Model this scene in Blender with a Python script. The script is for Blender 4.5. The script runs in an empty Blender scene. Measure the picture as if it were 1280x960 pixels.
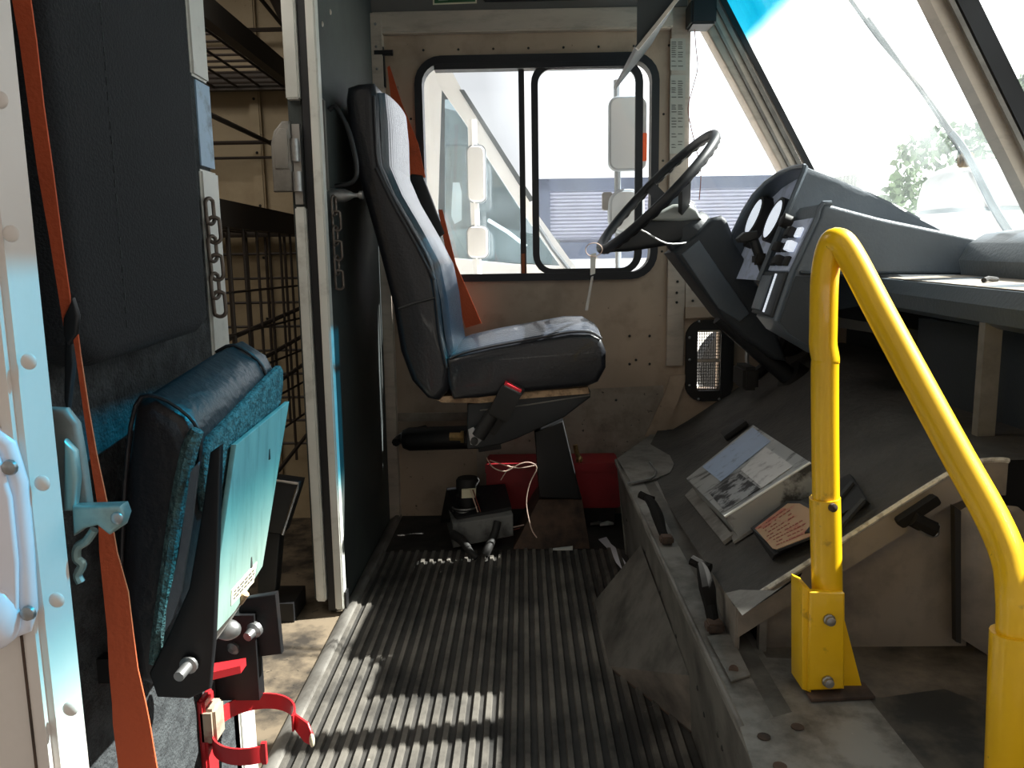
import bpy, bmesh, math, random
from mathutils import Vector, Matrix
random.seed(7)
S = 1.2                     # survey units -> metres, applied to everything at the end
COL = bpy.context.scene.collection
# ------------------------------------------------------------------ camera survey
F = 1000.0
PITCH, YAW, ROLL = math.radians(-8.6), math.radians(0.9), math.radians(0.9)
CAM = Vector((0, 0, 0.773))
fw = Vector((-math.sin(YAW)*math.cos(PITCH), math.cos(YAW)*math.cos(PITCH), math.sin(PITCH)))
r0 = Vector((math.cos(YAW), math.sin(YAW), 0)); u0 = r0.cross(fw)
rt = math.cos(ROLL)*r0 - math.sin(ROLL)*u0
up = math.sin(ROLL)*r0 + math.cos(ROLL)*u0
def ray(px, py): return fw + (px-640)/F*rt + (480-py)/F*up
def at(px, py, ax, v):
    d = ray(px, py); i = 'XYZ'.index(ax)
    return CAM + d*((v-CAM[i])/d[i])
def slope(px, py, h=0.0):          # point on the engine cover's sloping top, h above it
    d = ray(px, py); n = Vector((-0.67, 0.13, 1.0))
    return CAM + d*((0.27+h-n.dot(CAM))/n.dot(d))
def slz(x, y, h=0.0): return 0.27+0.67*x-0.13*y+h
# ------------------------------------------------------------------ materials
def lin(c):
    o = []
    for v in c[:3]:
        v /= 255.0
        o.append(v/12.92 if v <= 0.04045 else ((v+0.055)/1.055)**2.4)
    return (*o, 1.0)
def mat(name, c, rough=0.6, metal=0.0, dirt=None, dscale=6, lo=0.5, hi=0.7, dmax=1.0, bump=0.0, bscale=60, stretch=(1,1,1), speck=None, coat=0.0, spec=0.5, vein=0.12):
    m = bpy.data.materials.new(name); m.use_nodes = True
    nt = m.node_tree; N, L = nt.nodes, nt.links
    b = N['Principled BSDF']
    b.inputs['Roughness'].default_value = rough; b.inputs['Metallic'].default_value = metal
    b.inputs['Coat Weight'].default_value = coat; b.inputs['Specular IOR Level'].default_value = spec
    tc = N.new('ShaderNodeTexCoord'); mp = N.new('ShaderNodeMapping'); mp.inputs['Scale'].default_value = stretch
    L.new(tc.outputs['Object'], mp.inputs['Vector'])
    base = N.new('ShaderNodeRGB'); base.outputs[0].default_value = lin(c)
    out = base.outputs[0]
    if vein:                                     # slight overall unevenness
        n0 = N.new('ShaderNodeTexNoise'); n0.inputs['Scale'].default_value = 3.0; n0.inputs['Detail'].default_value = 5
        L.new(mp.outputs[0], n0.inputs['Vector'])
        mx = N.new('ShaderNodeMix'); mx.data_type = 'RGBA'
        mr = N.new('ShaderNodeMapRange'); mr.inputs[1].default_value = .35; mr.inputs[2].default_value = .65
        L.new(n0.outputs[0], mr.inputs[0]); L.new(mr.outputs[0], mx.inputs[0])
        d = lin(c); mx.inputs[6].default_value = (d[0]*(1-vein), d[1]*(1-vein), d[2]*(1-vein), 1); mx.inputs[7].default_value = (min(1,d[0]*(1+vein)), min(1,d[1]*(1+vein)), min(1,d[2]*(1+vein)), 1)
        out = mx.outputs[2]
    def layer(out, colour, scale, lo, hi, mxv, detail=8):
        n = N.new('ShaderNodeTexNoise'); n.inputs['Scale'].default_value = scale; n.inputs['Detail'].default_value = detail; n.inputs['Roughness'].default_value = .65
        L.new(mp.outputs[0], n.inputs['Vector'])
        r = N.new('ShaderNodeMapRange'); r.inputs[1].default_value = lo; r.inputs[2].default_value = hi; r.inputs[4].default_value = mxv
        L.new(n.outputs[0], r.inputs[0])
        x = N.new('ShaderNodeMix'); x.data_type = 'RGBA'
        L.new(r.outputs[0], x.inputs[0]); L.new(out, x.inputs[6]); x.inputs[7].default_value = lin(colour)
        return x.outputs[2]
    if dirt: out = layer(out, dirt, dscale, lo, hi, dmax)
    if speck: out = layer(out, speck[0], speck[1], speck[2], speck[2]+.04, speck[3], 3)
    L.new(out, b.inputs['Base Color'])
    if bump:
        n = N.new('ShaderNodeTexNoise'); n.inputs['Scale'].default_value = bscale; n.inputs['Detail'].default_value = 4
        L.new(mp.outputs[0], n.inputs['Vector'])
        bp = N.new('ShaderNodeBump'); bp.inputs['Strength'].default_value = bump; bp.inputs['Distance'].default_value = .01
        L.new(n.outputs[0], bp.inputs['Height']); L.new(bp.outputs[0], b.inputs['Normal'])
    return m
def glass(name, tint=(1,1,1), haze=0.03, refl=0.06, band=None):
    m = bpy.data.materials.new(name); m.use_nodes = True
    nt = m.node_tree; N, L = nt.nodes, nt.links; N.clear()
    o = N.new('ShaderNodeOutputMaterial'); t = N.new('ShaderNodeBsdfTransparent'); g = N.new('ShaderNodeBsdfGlossy'); d = N.new('ShaderNodeBsdfTranslucent')
    t.inputs[0].default_value = (*tint, 1); g.inputs['Roughness'].default_value = .03
    d.inputs[0].default_value = (.85,.95,1,1)
    m1 = N.new('ShaderNodeMixShader'); m2 = N.new('ShaderNodeMixShader'); m2.inputs[0].default_value = refl
    m1.inputs[0].default_value = haze
    tc = N.new('ShaderNodeTexCoord'); n = N.new('ShaderNodeTexNoise'); n.inputs['Scale'].default_value = 4; n.inputs['Detail'].default_value = 8
    L.new(tc.outputs['Object'], n.inputs['Vector'])
    r = N.new('ShaderNodeMapRange'); r.inputs[1].default_value=.4; r.inputs[2].default_value=.75; r.inputs[3].default_value=haze*.4; r.inputs[4].default_value=haze*2
    L.new(n.outputs[0], r.inputs[0]); L.new(r.outputs[0], m1.inputs[0])
    if band:                                        # tinted shade band along the top edge: z from band[0] to band[1]
        sx = N.new('ShaderNodeSeparateXYZ'); L.new(tc.outputs['Object'], sx.inputs[0])
        q = N.new('ShaderNodeMapRange'); q.inputs[1].default_value = band[0]; q.inputs[2].default_value = band[1]
        L.new(sx.outputs[2], q.inputs[0])
        x = N.new('ShaderNodeMix'); x.data_type = 'RGBA'; x.inputs[6].default_value = (*tint,1); x.inputs[7].default_value = band[2]
        L.new(q.outputs[0], x.inputs[0]); L.new(x.outputs[2], t.inputs[0])
    L.new(t.outputs[0], m1.inputs[1]); L.new(d.outputs[0], m1.inputs[2])
    L.new(m1.outputs[0], m2.inputs[1]); L.new(g.outputs[0], m2.inputs[2]); L.new(m2.outputs[0], o.inputs[0])
    return m
M = {}
M['wall'] = mat('beige_paint', (172,152,132), .55, dirt=(92,74,58), dscale=5, lo=.52, hi=.78, dmax=.6, speck=((40,30,24), 55, .68, .8))
M['wall_low'] = mat('grimy_beige_paint', (165,152,138), .6, dirt=(60,50,42), dscale=6, lo=.45, hi=.7, dmax=.75, speck=((35,28,22), 45, .66, .8))
M['rail'] = mat('bare_aluminium', (190,178,164), .42, .3, dirt=(120,112,102), dscale=8, lo=.5, hi=.8, dmax=.6, stretch=(1,1,4))
M['alu_dark'] = mat('dull_aluminium', (138,134,128), .5, .35, dirt=(72,66,60), dscale=7, lo=.45, hi=.7, dmax=.8)
M['riser'] = mat('scuffed_riser_metal', (112,108,102), .55, .3, dirt=(48,45,42), dscale=9, lo=.42, hi=.7, dmax=.85)
M['plate'] = mat('grimy_step_plate', (142,138,132), .5, .3, dirt=(58,52,46), dscale=11, lo=.45, hi=.68, dmax=.8, speck=((210,205,195), 70, .72, .5))
M['platform'] = mat('dirty_step_floor', (104,94,84), .75, .0, dirt=(26,24,22), dscale=7, lo=.4, hi=.65, dmax=.9, speck=((170,165,155), 45, .72, .7), bump=.3, bscale=30)
M['frame'] = mat('black_window_rubber', (18,20,26), .5)
M['felt'] = mat('charcoal_felt', (66,70,72), .95, dirt=(32,35,38), dscale=40, lo=.4, hi=.6, dmax=.8, bump=.6, bscale=220)
M['panel'] = mat('grey_green_panel', (58,64,63), .7, dirt=(84,90,84), dscale=3, lo=.5, hi=.75, dmax=.5, bump=.1, bscale=150)
M['pad'] = mat('black_pad_cloth', (28,31,35), .9, bump=.35, bscale=300)
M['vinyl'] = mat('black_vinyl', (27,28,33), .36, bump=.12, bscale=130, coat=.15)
M['vinyl_front'] = mat('ribbed_vinyl_glare', (54,59,69), .3, bump=.3, bscale=90, stretch=(1,8,1), coat=.6)  # black vinyl, base colour raised to stand in for sky glare
M['vinyl_brown'] = mat('aged_black_vinyl', (40,36,38), .42, bump=.25, bscale=70)
M['piping'] = mat('piping', (46,46,50), .4)
M['carpet'] = mat('teal_tinted_carpet_backing', (84,116,116), .95, dirt=(38,52,54), dscale=70, lo=.42, hi=.6, dmax=.7, bump=.9, bscale=200)  # grey carpet with part of the teal sunlight put into its colour
M['plywood'] = mat('painted_seat_board', (126,150,142), .7, dirt=(84,104,96), dscale=9, lo=.5, hi=.75, dmax=.6, stretch=(1,5,1))
M['paper'] = mat('cream_paper', (226,218,188), .8)
M['ink'] = mat('dark_print', (46,46,44), .8)
M['print'] = mat('faint_print', (104,104,98), .8)
M['latch_rubber'] = mat('matt_black_rubber', (24,22,21), .9, spec=.2)
M['black'] = mat('black_steel', (24,24,26), .5, .2, dirt=(60,44,34), dscale=6, lo=.55, hi=.8, dmax=.5)
M['blackp'] = mat('black_plastic', (26,28,31), .5, dirt=(52,52,52), dscale=12, lo=.55, hi=.8, dmax=.35)
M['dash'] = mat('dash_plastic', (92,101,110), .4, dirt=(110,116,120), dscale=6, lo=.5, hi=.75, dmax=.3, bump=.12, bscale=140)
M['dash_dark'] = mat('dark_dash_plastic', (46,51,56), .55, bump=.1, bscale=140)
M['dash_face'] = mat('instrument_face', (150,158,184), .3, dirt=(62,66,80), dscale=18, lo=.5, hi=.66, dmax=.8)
M['sig'] = mat('pale_plastic_housing', (150,154,150), .3)
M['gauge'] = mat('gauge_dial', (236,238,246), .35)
M['orange'] = mat('orange_webbing', (204,90,50), .75, dirt=(120,52,30), dscale=9, lo=.55, hi=.78, dmax=.7, bump=.2, bscale=200)
M['red'] = mat('red_paint', (152,26,34), .5, dirt=(72,18,22), dscale=8, lo=.5, hi=.75, dmax=.8)
M['redb'] = mat('red_bracket_paint', (186,38,44), .4, dirt=(110,24,26), dscale=20, lo=.55, hi=.75, dmax=.6)
M['redp'] = mat('red_button', (205,40,52), .4)
M['yellow'] = mat('yellow_paint', (240,190,18), .36, dirt=(122,82,18), dscale=26, lo=.62, hi=.74, dmax=.75, speck=((60,40,20), 60, .74, .7), coat=.3)
M['steel'] = mat('zinc_steel', (160,160,160), .38, .8, dirt=(90,78,66), dscale=20, lo=.5, hi=.75, dmax=.6)
M['chainm'] = mat('tarnished_chain_steel', (112,102,94), .45, .6, dirt=(70,56,46), dscale=20)
M['rust'] = mat('rusty_steel', (92,72,60), .8, .1, dirt=(40,34,30), dscale=14, lo=.4, hi=.65, dmax=.9)
M['rubber'] = mat('engine_cover_rubber', (78,74,70), .78, dirt=(46,44,42), dscale=6, lo=.42, hi=.66, dmax=.8, speck=((150,140,125), 70, .75, .5), bump=.35, bscale=60)
M['rubberk'] = mat('black_rubber', (28,26,25), .65)
M['panelside'] = mat('engine_box_side', (134,124,114), .6, .05, dirt=(54,52,50), dscale=4, lo=.45, hi=.68, dmax=.85)
M['edge'] = mat('frayed_white_edge', (205,200,190), .8, dirt=(120,110,100), dscale=60, lo=.5, hi=.6, dmax=.6)
M['tray'] = mat('worn_silver_paint', (166,166,164), .38, .45, dirt=(50,48,46), dscale=12, lo=.52, hi=.62, dmax=.9, stretch=(1,2.5,1))
M['white'] = mat('white_enamel', (212,203,196), .4, dirt=(160,148,134), dscale=3, lo=.5, hi=.8, dmax=.45)
M['whitep'] = mat('white_plastic', (226,224,232), .3)
M['trimw'] = mat('white_trim', (212,212,206), .45, dirt=(130,126,118), dscale=14, lo=.55, hi=.75, dmax=.5)
M['mat'] = mat('ribbed_rubber_mat', (64,61,58), .62, dirt=(30,29,28), dscale=5, lo=.4, hi=.62, dmax=.9, speck=((150,142,130), 38, .73, .7))
M['rib'] = mat('worn_rib_tops', (108,103,96), .55, dirt=(40,38,36), dscale=5, lo=.4, hi=.62, dmax=.9, speck=((160,152,140), 38, .72, .7))
M['floor'] = mat('dark_floor', (62,57,52), .8, dirt=(22,21,20), dscale=8, lo=.4, hi=.65, dmax=.9, speck=((130,120,105), 60, .74, .7))
M['cargo_floor'] = mat('dirty_cargo_floor', (116,102,84), .7, dirt=(34,29,25), dscale=7, lo=.42, hi=.6, dmax=.92, speck=((20,18,16), 40, .66, .8))
M['cargo'] = mat('cargo_wall_panel', (182,164,134), .6, dirt=(116,96,68), dscale=3, lo=.45, hi=.75, dmax=.7, speck=((40,28,18), 60, .7, .7))
M['rackm'] = mat('dark_rack_steel', (58,50,44), .6, .2, dirt=(74,56,42), dscale=14, lo=.5, hi=.75, dmax=.5)
M['pump'] = mat('grey_cast_metal', (122,122,120), .6, .2, dirt=(40,38,36), dscale=12, lo=.45, hi=.65, dmax=.85)
M['wire'] = mat('pale_wire', (214,186,170), .5)
M['wirered'] = mat('brown_wire', (120,60,48), .5)
M['tan'] = mat('tan_foam', (196,164,130), .85, dirt=(110,84,62), dscale=30, lo=.45, hi=.6, dmax=.8)
M['brass'] = mat('brass', (180,150,100), .4, .7, dirt=(90,80,60), dscale=30, lo=.5, hi=.7, dmax=.7)
M['chrome'] = mat('chrome', (190,192,196), .18, 1.0)
M['mesh_back'] = mat('vent_daylight_screen', (205,206,212), .5, .2)
M['latchm'] = mat('latch_metal', (138,160,158), .4, .6, dirt=(70,70,62), dscale=16, lo=.5, hi=.7, dmax=.7)
M['sticker'] = mat('grey_sticker', (178,178,168), .6)
M['green'] = mat('green_sticker', (44,92,52), .6)
M['label'] = mat('brown_label', (176,142,110), .7, dirt=(170,84,70), dscale=26, lo=.52, hi=.62, dmax=.8)
M['visor'] = mat('dark_visor', (52,54,54), .5, dirt=(90,88,82), dscale=8, lo=.55, hi=.8, dmax=.4)
M['headliner'] = mat('grey_headliner', (104,100,96), .75)
M['trailer'] = mat('corrugated_trailer', (178,184,206), .5, vein=.05)
M['trailer_d'] = mat('trailer_dark_rail', (104,116,142), .5)
M['truckw'] = mat('white_truck_paint', (240,242,244), .4, vein=.03)
M['truckg'] = mat('truck_interior_grey', (98,108,110), .8)
M['truckd'] = mat('truck_dark_trim', (92,100,106), .6)
M['mirror'] = mat('mirror_pale_reflection', (196,206,212), .35, .3, vein=0)  # pale tone painted in place of a real reflection
M['mirrorcase'] = mat('mirror_case', (150,160,168), .4)
M['asphalt'] = mat('pale_concrete', (206,204,198), .9, dirt=(180,176,168), dscale=.6, lo=.45, hi=.7, dmax=.6)
M['dark_ground'] = mat('bounce_cut_ground', (62,60,58), .9, dirt=(40,39,38), dscale=2, lo=.4, hi=.7)  # for the added ground patch that darkens bounce from the near side
M['leaf'] = mat('leaf', (104,124,96), .8, vein=.4)
M['bark'] = mat('bark', (90,76,62), .9)
M['tankw'] = mat('white_tank', (236,238,242), .5)
M['signm'] = mat('weathered_slats', (142,142,128), .8, dirt=(90,88,78), dscale=3, lo=.4, hi=.6, stretch=(8,1,1))
M['glass'] = glass('clear_glass', (.96,.98,1), .02, .05)
M['truckglass'] = glass('truck_glass', (.80,.88,.90), .05, .08)
M['wshield'] = glass('windshield_glass', (.97,1,1), .05, .04, (1.355*1.2,1.40*1.2,(.0,.36,.47,1)))
M['wshield_r'] = glass('windshield_glass_right', (.97,1,1), .05, .04, (1.405*1.2,1.465*1.2,(.0,.36,.47,1)))
for k_, e_ in (('gauge',.45),('dash_face',.05)):     # glow added to the unlit dials and instrument face to brighten them
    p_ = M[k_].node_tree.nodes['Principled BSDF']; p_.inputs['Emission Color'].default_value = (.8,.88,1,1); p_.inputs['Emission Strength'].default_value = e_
# ------------------------------------------------------------------ mesh builder
class MB:
    def __init__(s): s.bm = bmesh.new()
    def _add(s, tmp):
        me = bpy.data.meshes.new('tmp'); tmp.to_mesh(me); tmp.free(); s.bm.from_mesh(me); bpy.data.meshes.remove(me)
    def poly(s, pts):
        s.bm.faces.new([s.bm.verts.new(p) for p in pts]); return s
    def slab(s, pts, vec, bev=0.0, seg=3, cap=True):    # polygon swept along vec, cap edges rounded
        b = bmesh.new(); vec = Vector(vec)
        v0 = [b.verts.new(p) for p in pts]; v1 = [b.verts.new(Vector(p)+vec) for p in pts]
        n = len(pts)
        b.faces.new(v0[::-1]); b.faces.new(v1)
        for i in range(n): b.faces.new((v0[i], v0[(i+1)%n], v1[(i+1)%n], v1[i]))
        bmesh.ops.recalc_face_normals(b, faces=b.faces)
        if bev:
            s0, s1 = set(v0), set(v1)
            ed = [e for e in b.edges if (e.verts[0] in s0 and e.verts[1] in s0) or (e.verts[0] in s1 and e.verts[1] in s1)]
            bmesh.ops.bevel(b, geom=ed, offset=bev, segments=seg, affect='EDGES', profile=.5, clamp_overlap=True)
        s._add(b); return s
    def box(s, lo, hi, bev=0.0, seg=2, rot=None, piv=None):
        b = bmesh.new(); bmesh.ops.create_cube(b, size=1)
        lo, hi = Vector(lo), Vector(hi); c = (lo+hi)/2; d = hi-lo
        for v in b.verts: v.co = Vector((v.co.x*d.x, v.co.y*d.y, v.co.z*d.z))+c
        if bev: bmesh.ops.bevel(b, geom=list(b.edges), offset=bev, segments=seg, affect='EDGES', clamp_overlap=True)
        if rot is not None: bmesh.ops.rotate(b, cent=piv or c, matrix=rot, verts=b.verts)
        s._add(b); return s
    def bar(s, p0, p1, w, h, upv=(0,0,1), bev=0.0):      # rectangular bar between two points
        p0, p1 = Vector(p0), Vector(p1); d = (p1-p0).normalized(); x = d.cross(Vector(upv)).normalized(); y = x.cross(d).normalized()
        q = [p0+x*a*w/2+y*c*h/2 for a, c in ((-1,-1),(1,-1),(1,1),(-1,1))]
        return s.slab(q, p1-p0, bev, 2)
    def tube(s, path, r, n=10, smooth=0, closed=False, cap=True):
        P = [Vector(p) for p in path]
        R = list(r) if isinstance(r, (list, tuple)) else [r]*len(P)
        if smooth:
            Q, RR = [], []; m = len(P)
            for i in range(m if closed else m-1):
                a, b_, c, d = (P[(i-1)%m] if closed or i else P[0]), P[i], P[(i+1)%m], (P[(i+2)%m] if closed or i+2 < m else P[-1])
                for k in range(smooth):
                    t = k/smooth
                    Q.append(.5*((2*b_)+(c-a)*t+(2*a-5*b_+4*c-d)*t*t+(3*b_-a-3*c+d)*t**3)); RR.append(R[i]*(1-t)+R[(i+1)%m]*t)
            if not closed: Q.append(P[-1]); RR.append(R[-1])
            P, R = Q, RR
        m = len(P); rings = []; nrm = None
        for i in range(m):
            a = P[(i-1)%m] if closed or i else P[0]; c = P[(i+1)%m] if closed or i+1 < m else P[-1]
            d = (c-a).normalized()
            if nrm is None:
                h = Vector((0,0,1)) if abs(d.z) < .9 else Vector((1,0,0)); nrm = d.cross(h).normalized()
            nrm = (nrm-d*nrm.dot(d)).normalized(); bn = d.cross(nrm)
            rings.append([s.bm.verts.new(P[i]+R[i]*(math.cos(2*math.pi*k/n)*nrm+math.sin(2*math.pi*k/n)*bn)) for k in range(n)])
        for i in range(m if closed else m-1):
            A, B = rings[i], rings[(i+1)%m]
            for k in range(n): s.bm.faces.new((A[k], A[(k+1)%n], B[(k+1)%n], B[k]))
        if cap and not closed: s.bm.faces.new(rings[0][::-1]); s.bm.faces.new(rings[-1])
        return s
    def cyl(s, p0, p1, r0, r1=None, n=20): return s.tube([p0, p1], [r0, r0 if r1 is None else r1], n)
    def lathe(s, prof, o, ax=(0,0,1), n=24):             # prof: (radius, height) pairs around the axis
        o, ax = Vector(o), Vector(ax).normalized(); h = Vector((0,0,1)) if abs(ax.z) < .9 else Vector((1,0,0))
        x = ax.cross(h).normalized(); y = ax.cross(x); rings = []
        for r, z in prof:
            r = max(r, 1e-4); rings.append([s.bm.verts.new(o+ax*z+r*(math.cos(2*math.pi*k/n)*x+math.sin(2*math.pi*k/n)*y)) for k in range(n)])
        for A, B in zip(rings, rings[1:]):
            for k in range(n): s.bm.faces.new((A[k], A[(k+1)%n], B[(k+1)%n], B[k]))
        s.bm.faces.new(rings[0][::-1]); s.bm.faces.new(rings[-1]); return s
    def ball(s, c, r, sc=(1,1,1), n=12):
        b = bmesh.new(); bmesh.ops.create_uvsphere(b, u_segments=n*2, v_segments=n, radius=r)
        for v in b.verts: v.co = Vector((v.co.x*sc[0], v.co.y*sc[1], v.co.z*sc[2]))+Vector(c)
        s._add(b); return s
    def ribbon(s, pairs, th=.0015, nrm=(0,-1,0)):        # strap from left/right point pairs
        nv = Vector(nrm)*th; L = []
        for a, b_ in pairs: L.append([s.bm.verts.new(p) for p in (Vector(a), Vector(b_), Vector(b_)-nv, Vector(a)-nv)])
        for A, B in zip(L, L[1:]):
            for k in range(4): s.bm.faces.new((A[k], A[(k+1)%4], B[(k+1)%4], B[k]))
        s.bm.faces.new(L[0][::-1]); s.bm.faces.new(L[-1]); return s
    def ring(s, outer, inner, vec):                      # frame between two equal loops, swept along vec
        vec = Vector(vec); n = len(outer)
        A, B, C, D = ([s.bm.verts.new(Vector(p)+o) for p in l] for l, o in ((outer, Vector()), (inner, Vector()), (outer, vec), (inner, vec)))
        for i in range(n):
            j = (i+1)%n
            for q in ((A[i],A[j],B[j],B[i]), (C[i],D[i],D[j],C[j]), (A[i],C[i],C[j],A[j]), (B[i],B[j],D[j],D[i])): s.bm.faces.new(q)
        return s
    def plate(s, outer, holes, vec):                     # flat plate with holes
        b = bmesh.new(); ed = []
        for loop in [outer]+holes:
            vs = [b.verts.new(p) for p in loop]
            ed += [b.edges.new((vs[i], vs[(i+1)%len(vs)])) for i in range(len(vs))]
        r = bmesh.ops.triangle_fill(b, use_beauty=True, use_dissolve=False, edges=ed)
        g = bmesh.ops.extrude_face_region(b, geom=list(b.faces))
        bmesh.ops.translate(b, verts=[v for v in g['geom'] if isinstance(v, bmesh.types.BMVert)], vec=Vector(vec))
        s._add(b); return s
    def grid(s, rows, vec=None):
        V = [[s.bm.verts.new(p) for p in r] for r in rows]
        for a, b_ in zip(V, V[1:]):
            for i in range(len(a)-1): s.bm.faces.new((a[i], a[i+1], b_[i+1], b_[i]))
        return s
    def build(s, name, m, parent=None, ang=38, flat=False):
        bm = s.bm; bmesh.ops.recalc_face_normals(bm, faces=bm.faces)
        if parent is None:
            xs = [v.co for v in bm.verts]
            o = Vector(((min(v.x for v in xs)+max(v.x for v in xs))/2, (min(v.y for v in xs)+max(v.y for v in xs))/2, min(v.z for v in xs)))
        else: o = wloc(parent)
        bmesh.ops.translate(bm, verts=bm.verts, vec=-o)
        me = bpy.data.meshes.new(name); bm.to_mesh(me); bm.free()
        if not flat:
            me.shade_smooth(); me.set_sharp_from_angle(angle=math.radians(ang))
        me.materials.append(m)
        ob = bpy.data.objects.new(name, me); COL.objects.link(ob)
        if parent is None: ob.location = o
        else: ob.parent = parent
        return ob
def wloc(o):
    l = Vector(o.location)
    while o.parent: o = o.parent; l += Vector(o.location)
    return l
def tag(o, label, cat, group=None):
    o['label'] = label; o['category'] = cat
    if group: o['group'] = group
    return o
def thing(name, label, cat, loc, group=None):
    o = bpy.data.objects.new(name, None); o.empty_display_size = .05; COL.objects.link(o); o.location = loc
    return tag(o, label, cat, group)
def struct(o): o['kind'] = 'structure'; return o
def rrect(x0, x1, z0, z1, r, y, n=6):
    P = []
    for cx, cz, a in ((x1-r, z1-r, 0), (x0+r, z1-r, 90), (x0+r, z0+r, 180), (x1-r, z0+r, 270)):
        for k in range(n+1):
            t = math.radians(a+90*k/n); P.append(Vector((cx+r*math.cos(t), y, cz+r*math.sin(t))))
    return P
def copy_part(o, parent, off=(0,0,0)):
    c = o.copy(); COL.objects.link(c); c.parent = parent; c.location = Vector(o.location)+Vector(off); return c
def pxs(L, ax, v): return [at(x, y, ax, v) for x, y in L]
W = 2.4          # the driver's side wall
PX = -0.418      # the bulkhead
TOP = 1.47
# ================================================================== SETTING
# floor with ribbed mat
fl = struct(MB().box((-.41,.44,-.03), (1.1,2.44,0)).build('floor', M['floor']))
b = MB()
x = -.385
while x < .262:
    j = 2.075+random.uniform(-.01,.005)
    b.slab([(x-.0062,.47,.001),(x+.0062,.47,.001),(x+.0042,.47,.008),(x-.0042,.47,.008)], (0,j-.47,0)); x += .0225
mt = MB().box((-.39,.47,.0),(.265,2.075,.002)).build('rubber_mat', M['mat'])
tag(mt, 'black ribbed rubber mat covering the floor between the bulkhead and engine box', 'mat')
rb = b.build('rib', M['rib'], mt); rb['kind'] = 'stuff'
cf = struct(MB().box((-3.2,-.2,-.03),(-.41,2.9,-.004)).build('floor', M['cargo_floor']))
th = struct(MB().slab([(-.418,.46,0),(-.40,.46,.014),(-.39,.46,.014),(-.385,.46,0)], (0,1.93,0)).build('trim_1', M['alu_dark']))
# far wall with the window opening
WX0, WX1, WZ0, WZ1 = -.296, .389, .728, 1.352
hole = rrect(WX0, WX1, WZ0, WZ1, .07, W)
vq0, vq1 = at(857,400,'Y',W), at(914,500,'Y',W)
vhole = rrect(vq0.x+.036, vq1.x-.042, vq1.z+.036, vq0.z-.034, .006, W)
fwall = struct(MB().plate([(-.45,W,-.02),(1.12,W,-.02),(1.12,W,.80),(.485,W,.84),(.485,W,TOP+.2),(-.45,W,TOP+.2)], [hole, vhole], (0,.03,0)).build('wall_far', M['wall'], flat=True))
MB().box((-.40,W-.006,.30),(-.15,W-.001,.325)).build('seam', M['wall_low'], fwall)
MB().box((-.40,W-.004,.0),(-.16,W-.0005,.30)).build('lower_panel', M['wall'], fwall)
MB().plate([(-.15,W-.002,.0),(.44,W-.002,.0),(.42,W-.002,.40),(-.15,W-.002,.38)], [], (0,.001,0)).build('grime_panel', M['wall_low'], fwall)
b = MB()
for x_ in [WX0-.03+.1*k for k in range(8)]: b.ball((x_+.05, W-.001, 1.378), .0035, n=5)
for z_ in (.80,.93,1.06,1.19): b.ball((WX1+.022, W-.001, z_), .0035, n=5); b.ball((WX0-.022, W-.001, z_), .0035, n=5)
for p in ((787,420),(812,420),(787,455),(812,455),(795,450),(770,500),(480,530)): b.ball(at(*p,'Y',W-.001), .004, n=5)
b.build('screw', M['ink'], fwall)
# header rail, headliner, pillar strips
hr = struct(MB().box((-.418,W-.03,1.418),(.43,W,1.476),.004).build('trim_2', M['rail']))
hl = struct(MB().box((-.418,W-.02,1.477),(.47,W,1.68)).build('trim_3', M['headliner']))
gs = MB().slab(pxs([(541,-8),(596,-8),(596,4),(541,6)],'Y',W-.021), (0,.001,0)).build('sticker', M['paper']); tag(gs, 'green sticker with pale border high on the header above the sliding window', 'sticker')
MB().slab(pxs([(543,-10),(594,-10),(594,2),(543,4)],'Y',W-.022), (0,.001,0)).build('green_field', M['green'], gs)
MB().slab(pxs([(548,-10),(560,-10),(560,0),(548,1)],'Y',W-.023), (0,.001,0)).build('pale_symbol', M['sticker'], gs)
bs = MB().box((-.10,W-.03,1.497),(.17,W-.0205,1.56),.003).build('vent_strip', M['blackp']); tag(bs, 'black strip on the header right of the green sticker', 'trim strip')
pl = struct(MB().slab([(.426,W-.012,.46),(.478,W-.012,.46),(.482,W-.012,1.50),(.428,W-.012,1.50)], (0,.02,0), .003).build('trim_4', M['rail']))
MB().slab(pxs([(838,470),(860,468),(852,490),(830,546),(806,546),(832,490)],'Y',W-.010), (0,.009,0)).build('bent_foot', M['wall'], pl)
st = MB().slab(pxs([(838,48),(857,48),(857,88),(838,88)],'Y',W-.0135), (0,.001,0)).build('sticker', M['sticker'], pl)
MB().slab(pxs([(838,94),(857,94),(855,192),(837,192)],'Y',W-.0135), (0,.001,0)).build('sticker', M['sticker'], pl)
b = MB(); y_ = 52
while y_ < 190:
    if not (84 < y_ < 100 or 124 < y_ < 128 or 160 < y_ < 166):
        for x0 in (839.5, 847.5):
            if random.random() < .8: b.slab(pxs([(x0,y_),(x0+random.uniform(3,7),y_),(x0+6,y_+1.2),(x0,y_+1.2)],'Y',W-.0145), (0,.0008,0))
    y_ += random.choice((2.4,2.8,3.6))
b.build('print_line', M['print'], pl)
b = MB()
for p in ((846,366),(846,378),(847,352),(866,362),(873,370),(882,378),(866,376)): b.ball(at(*p,'Y',W-.013), .004, n=5)
b.build('bolt', M['ink'], pl)
br = struct(MB().slab(pxs([(857,352),(885,352),(905,385),(857,385)],'Y',W-.006), (0,.006,0)).build('trim_5', M['rail']))
kb = struct(MB().slab(pxs([(857,384),(912,384),(918,395),(857,398)],'Y',W-.02), (0,.02,0)).build('trim_6', M['wall']))
# ceiling and front header, outside of the view
cl = struct(MB().box((-3.2,.40,1.68),(.50,2.5,1.72)).build('ceiling', M['headliner']))
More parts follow.
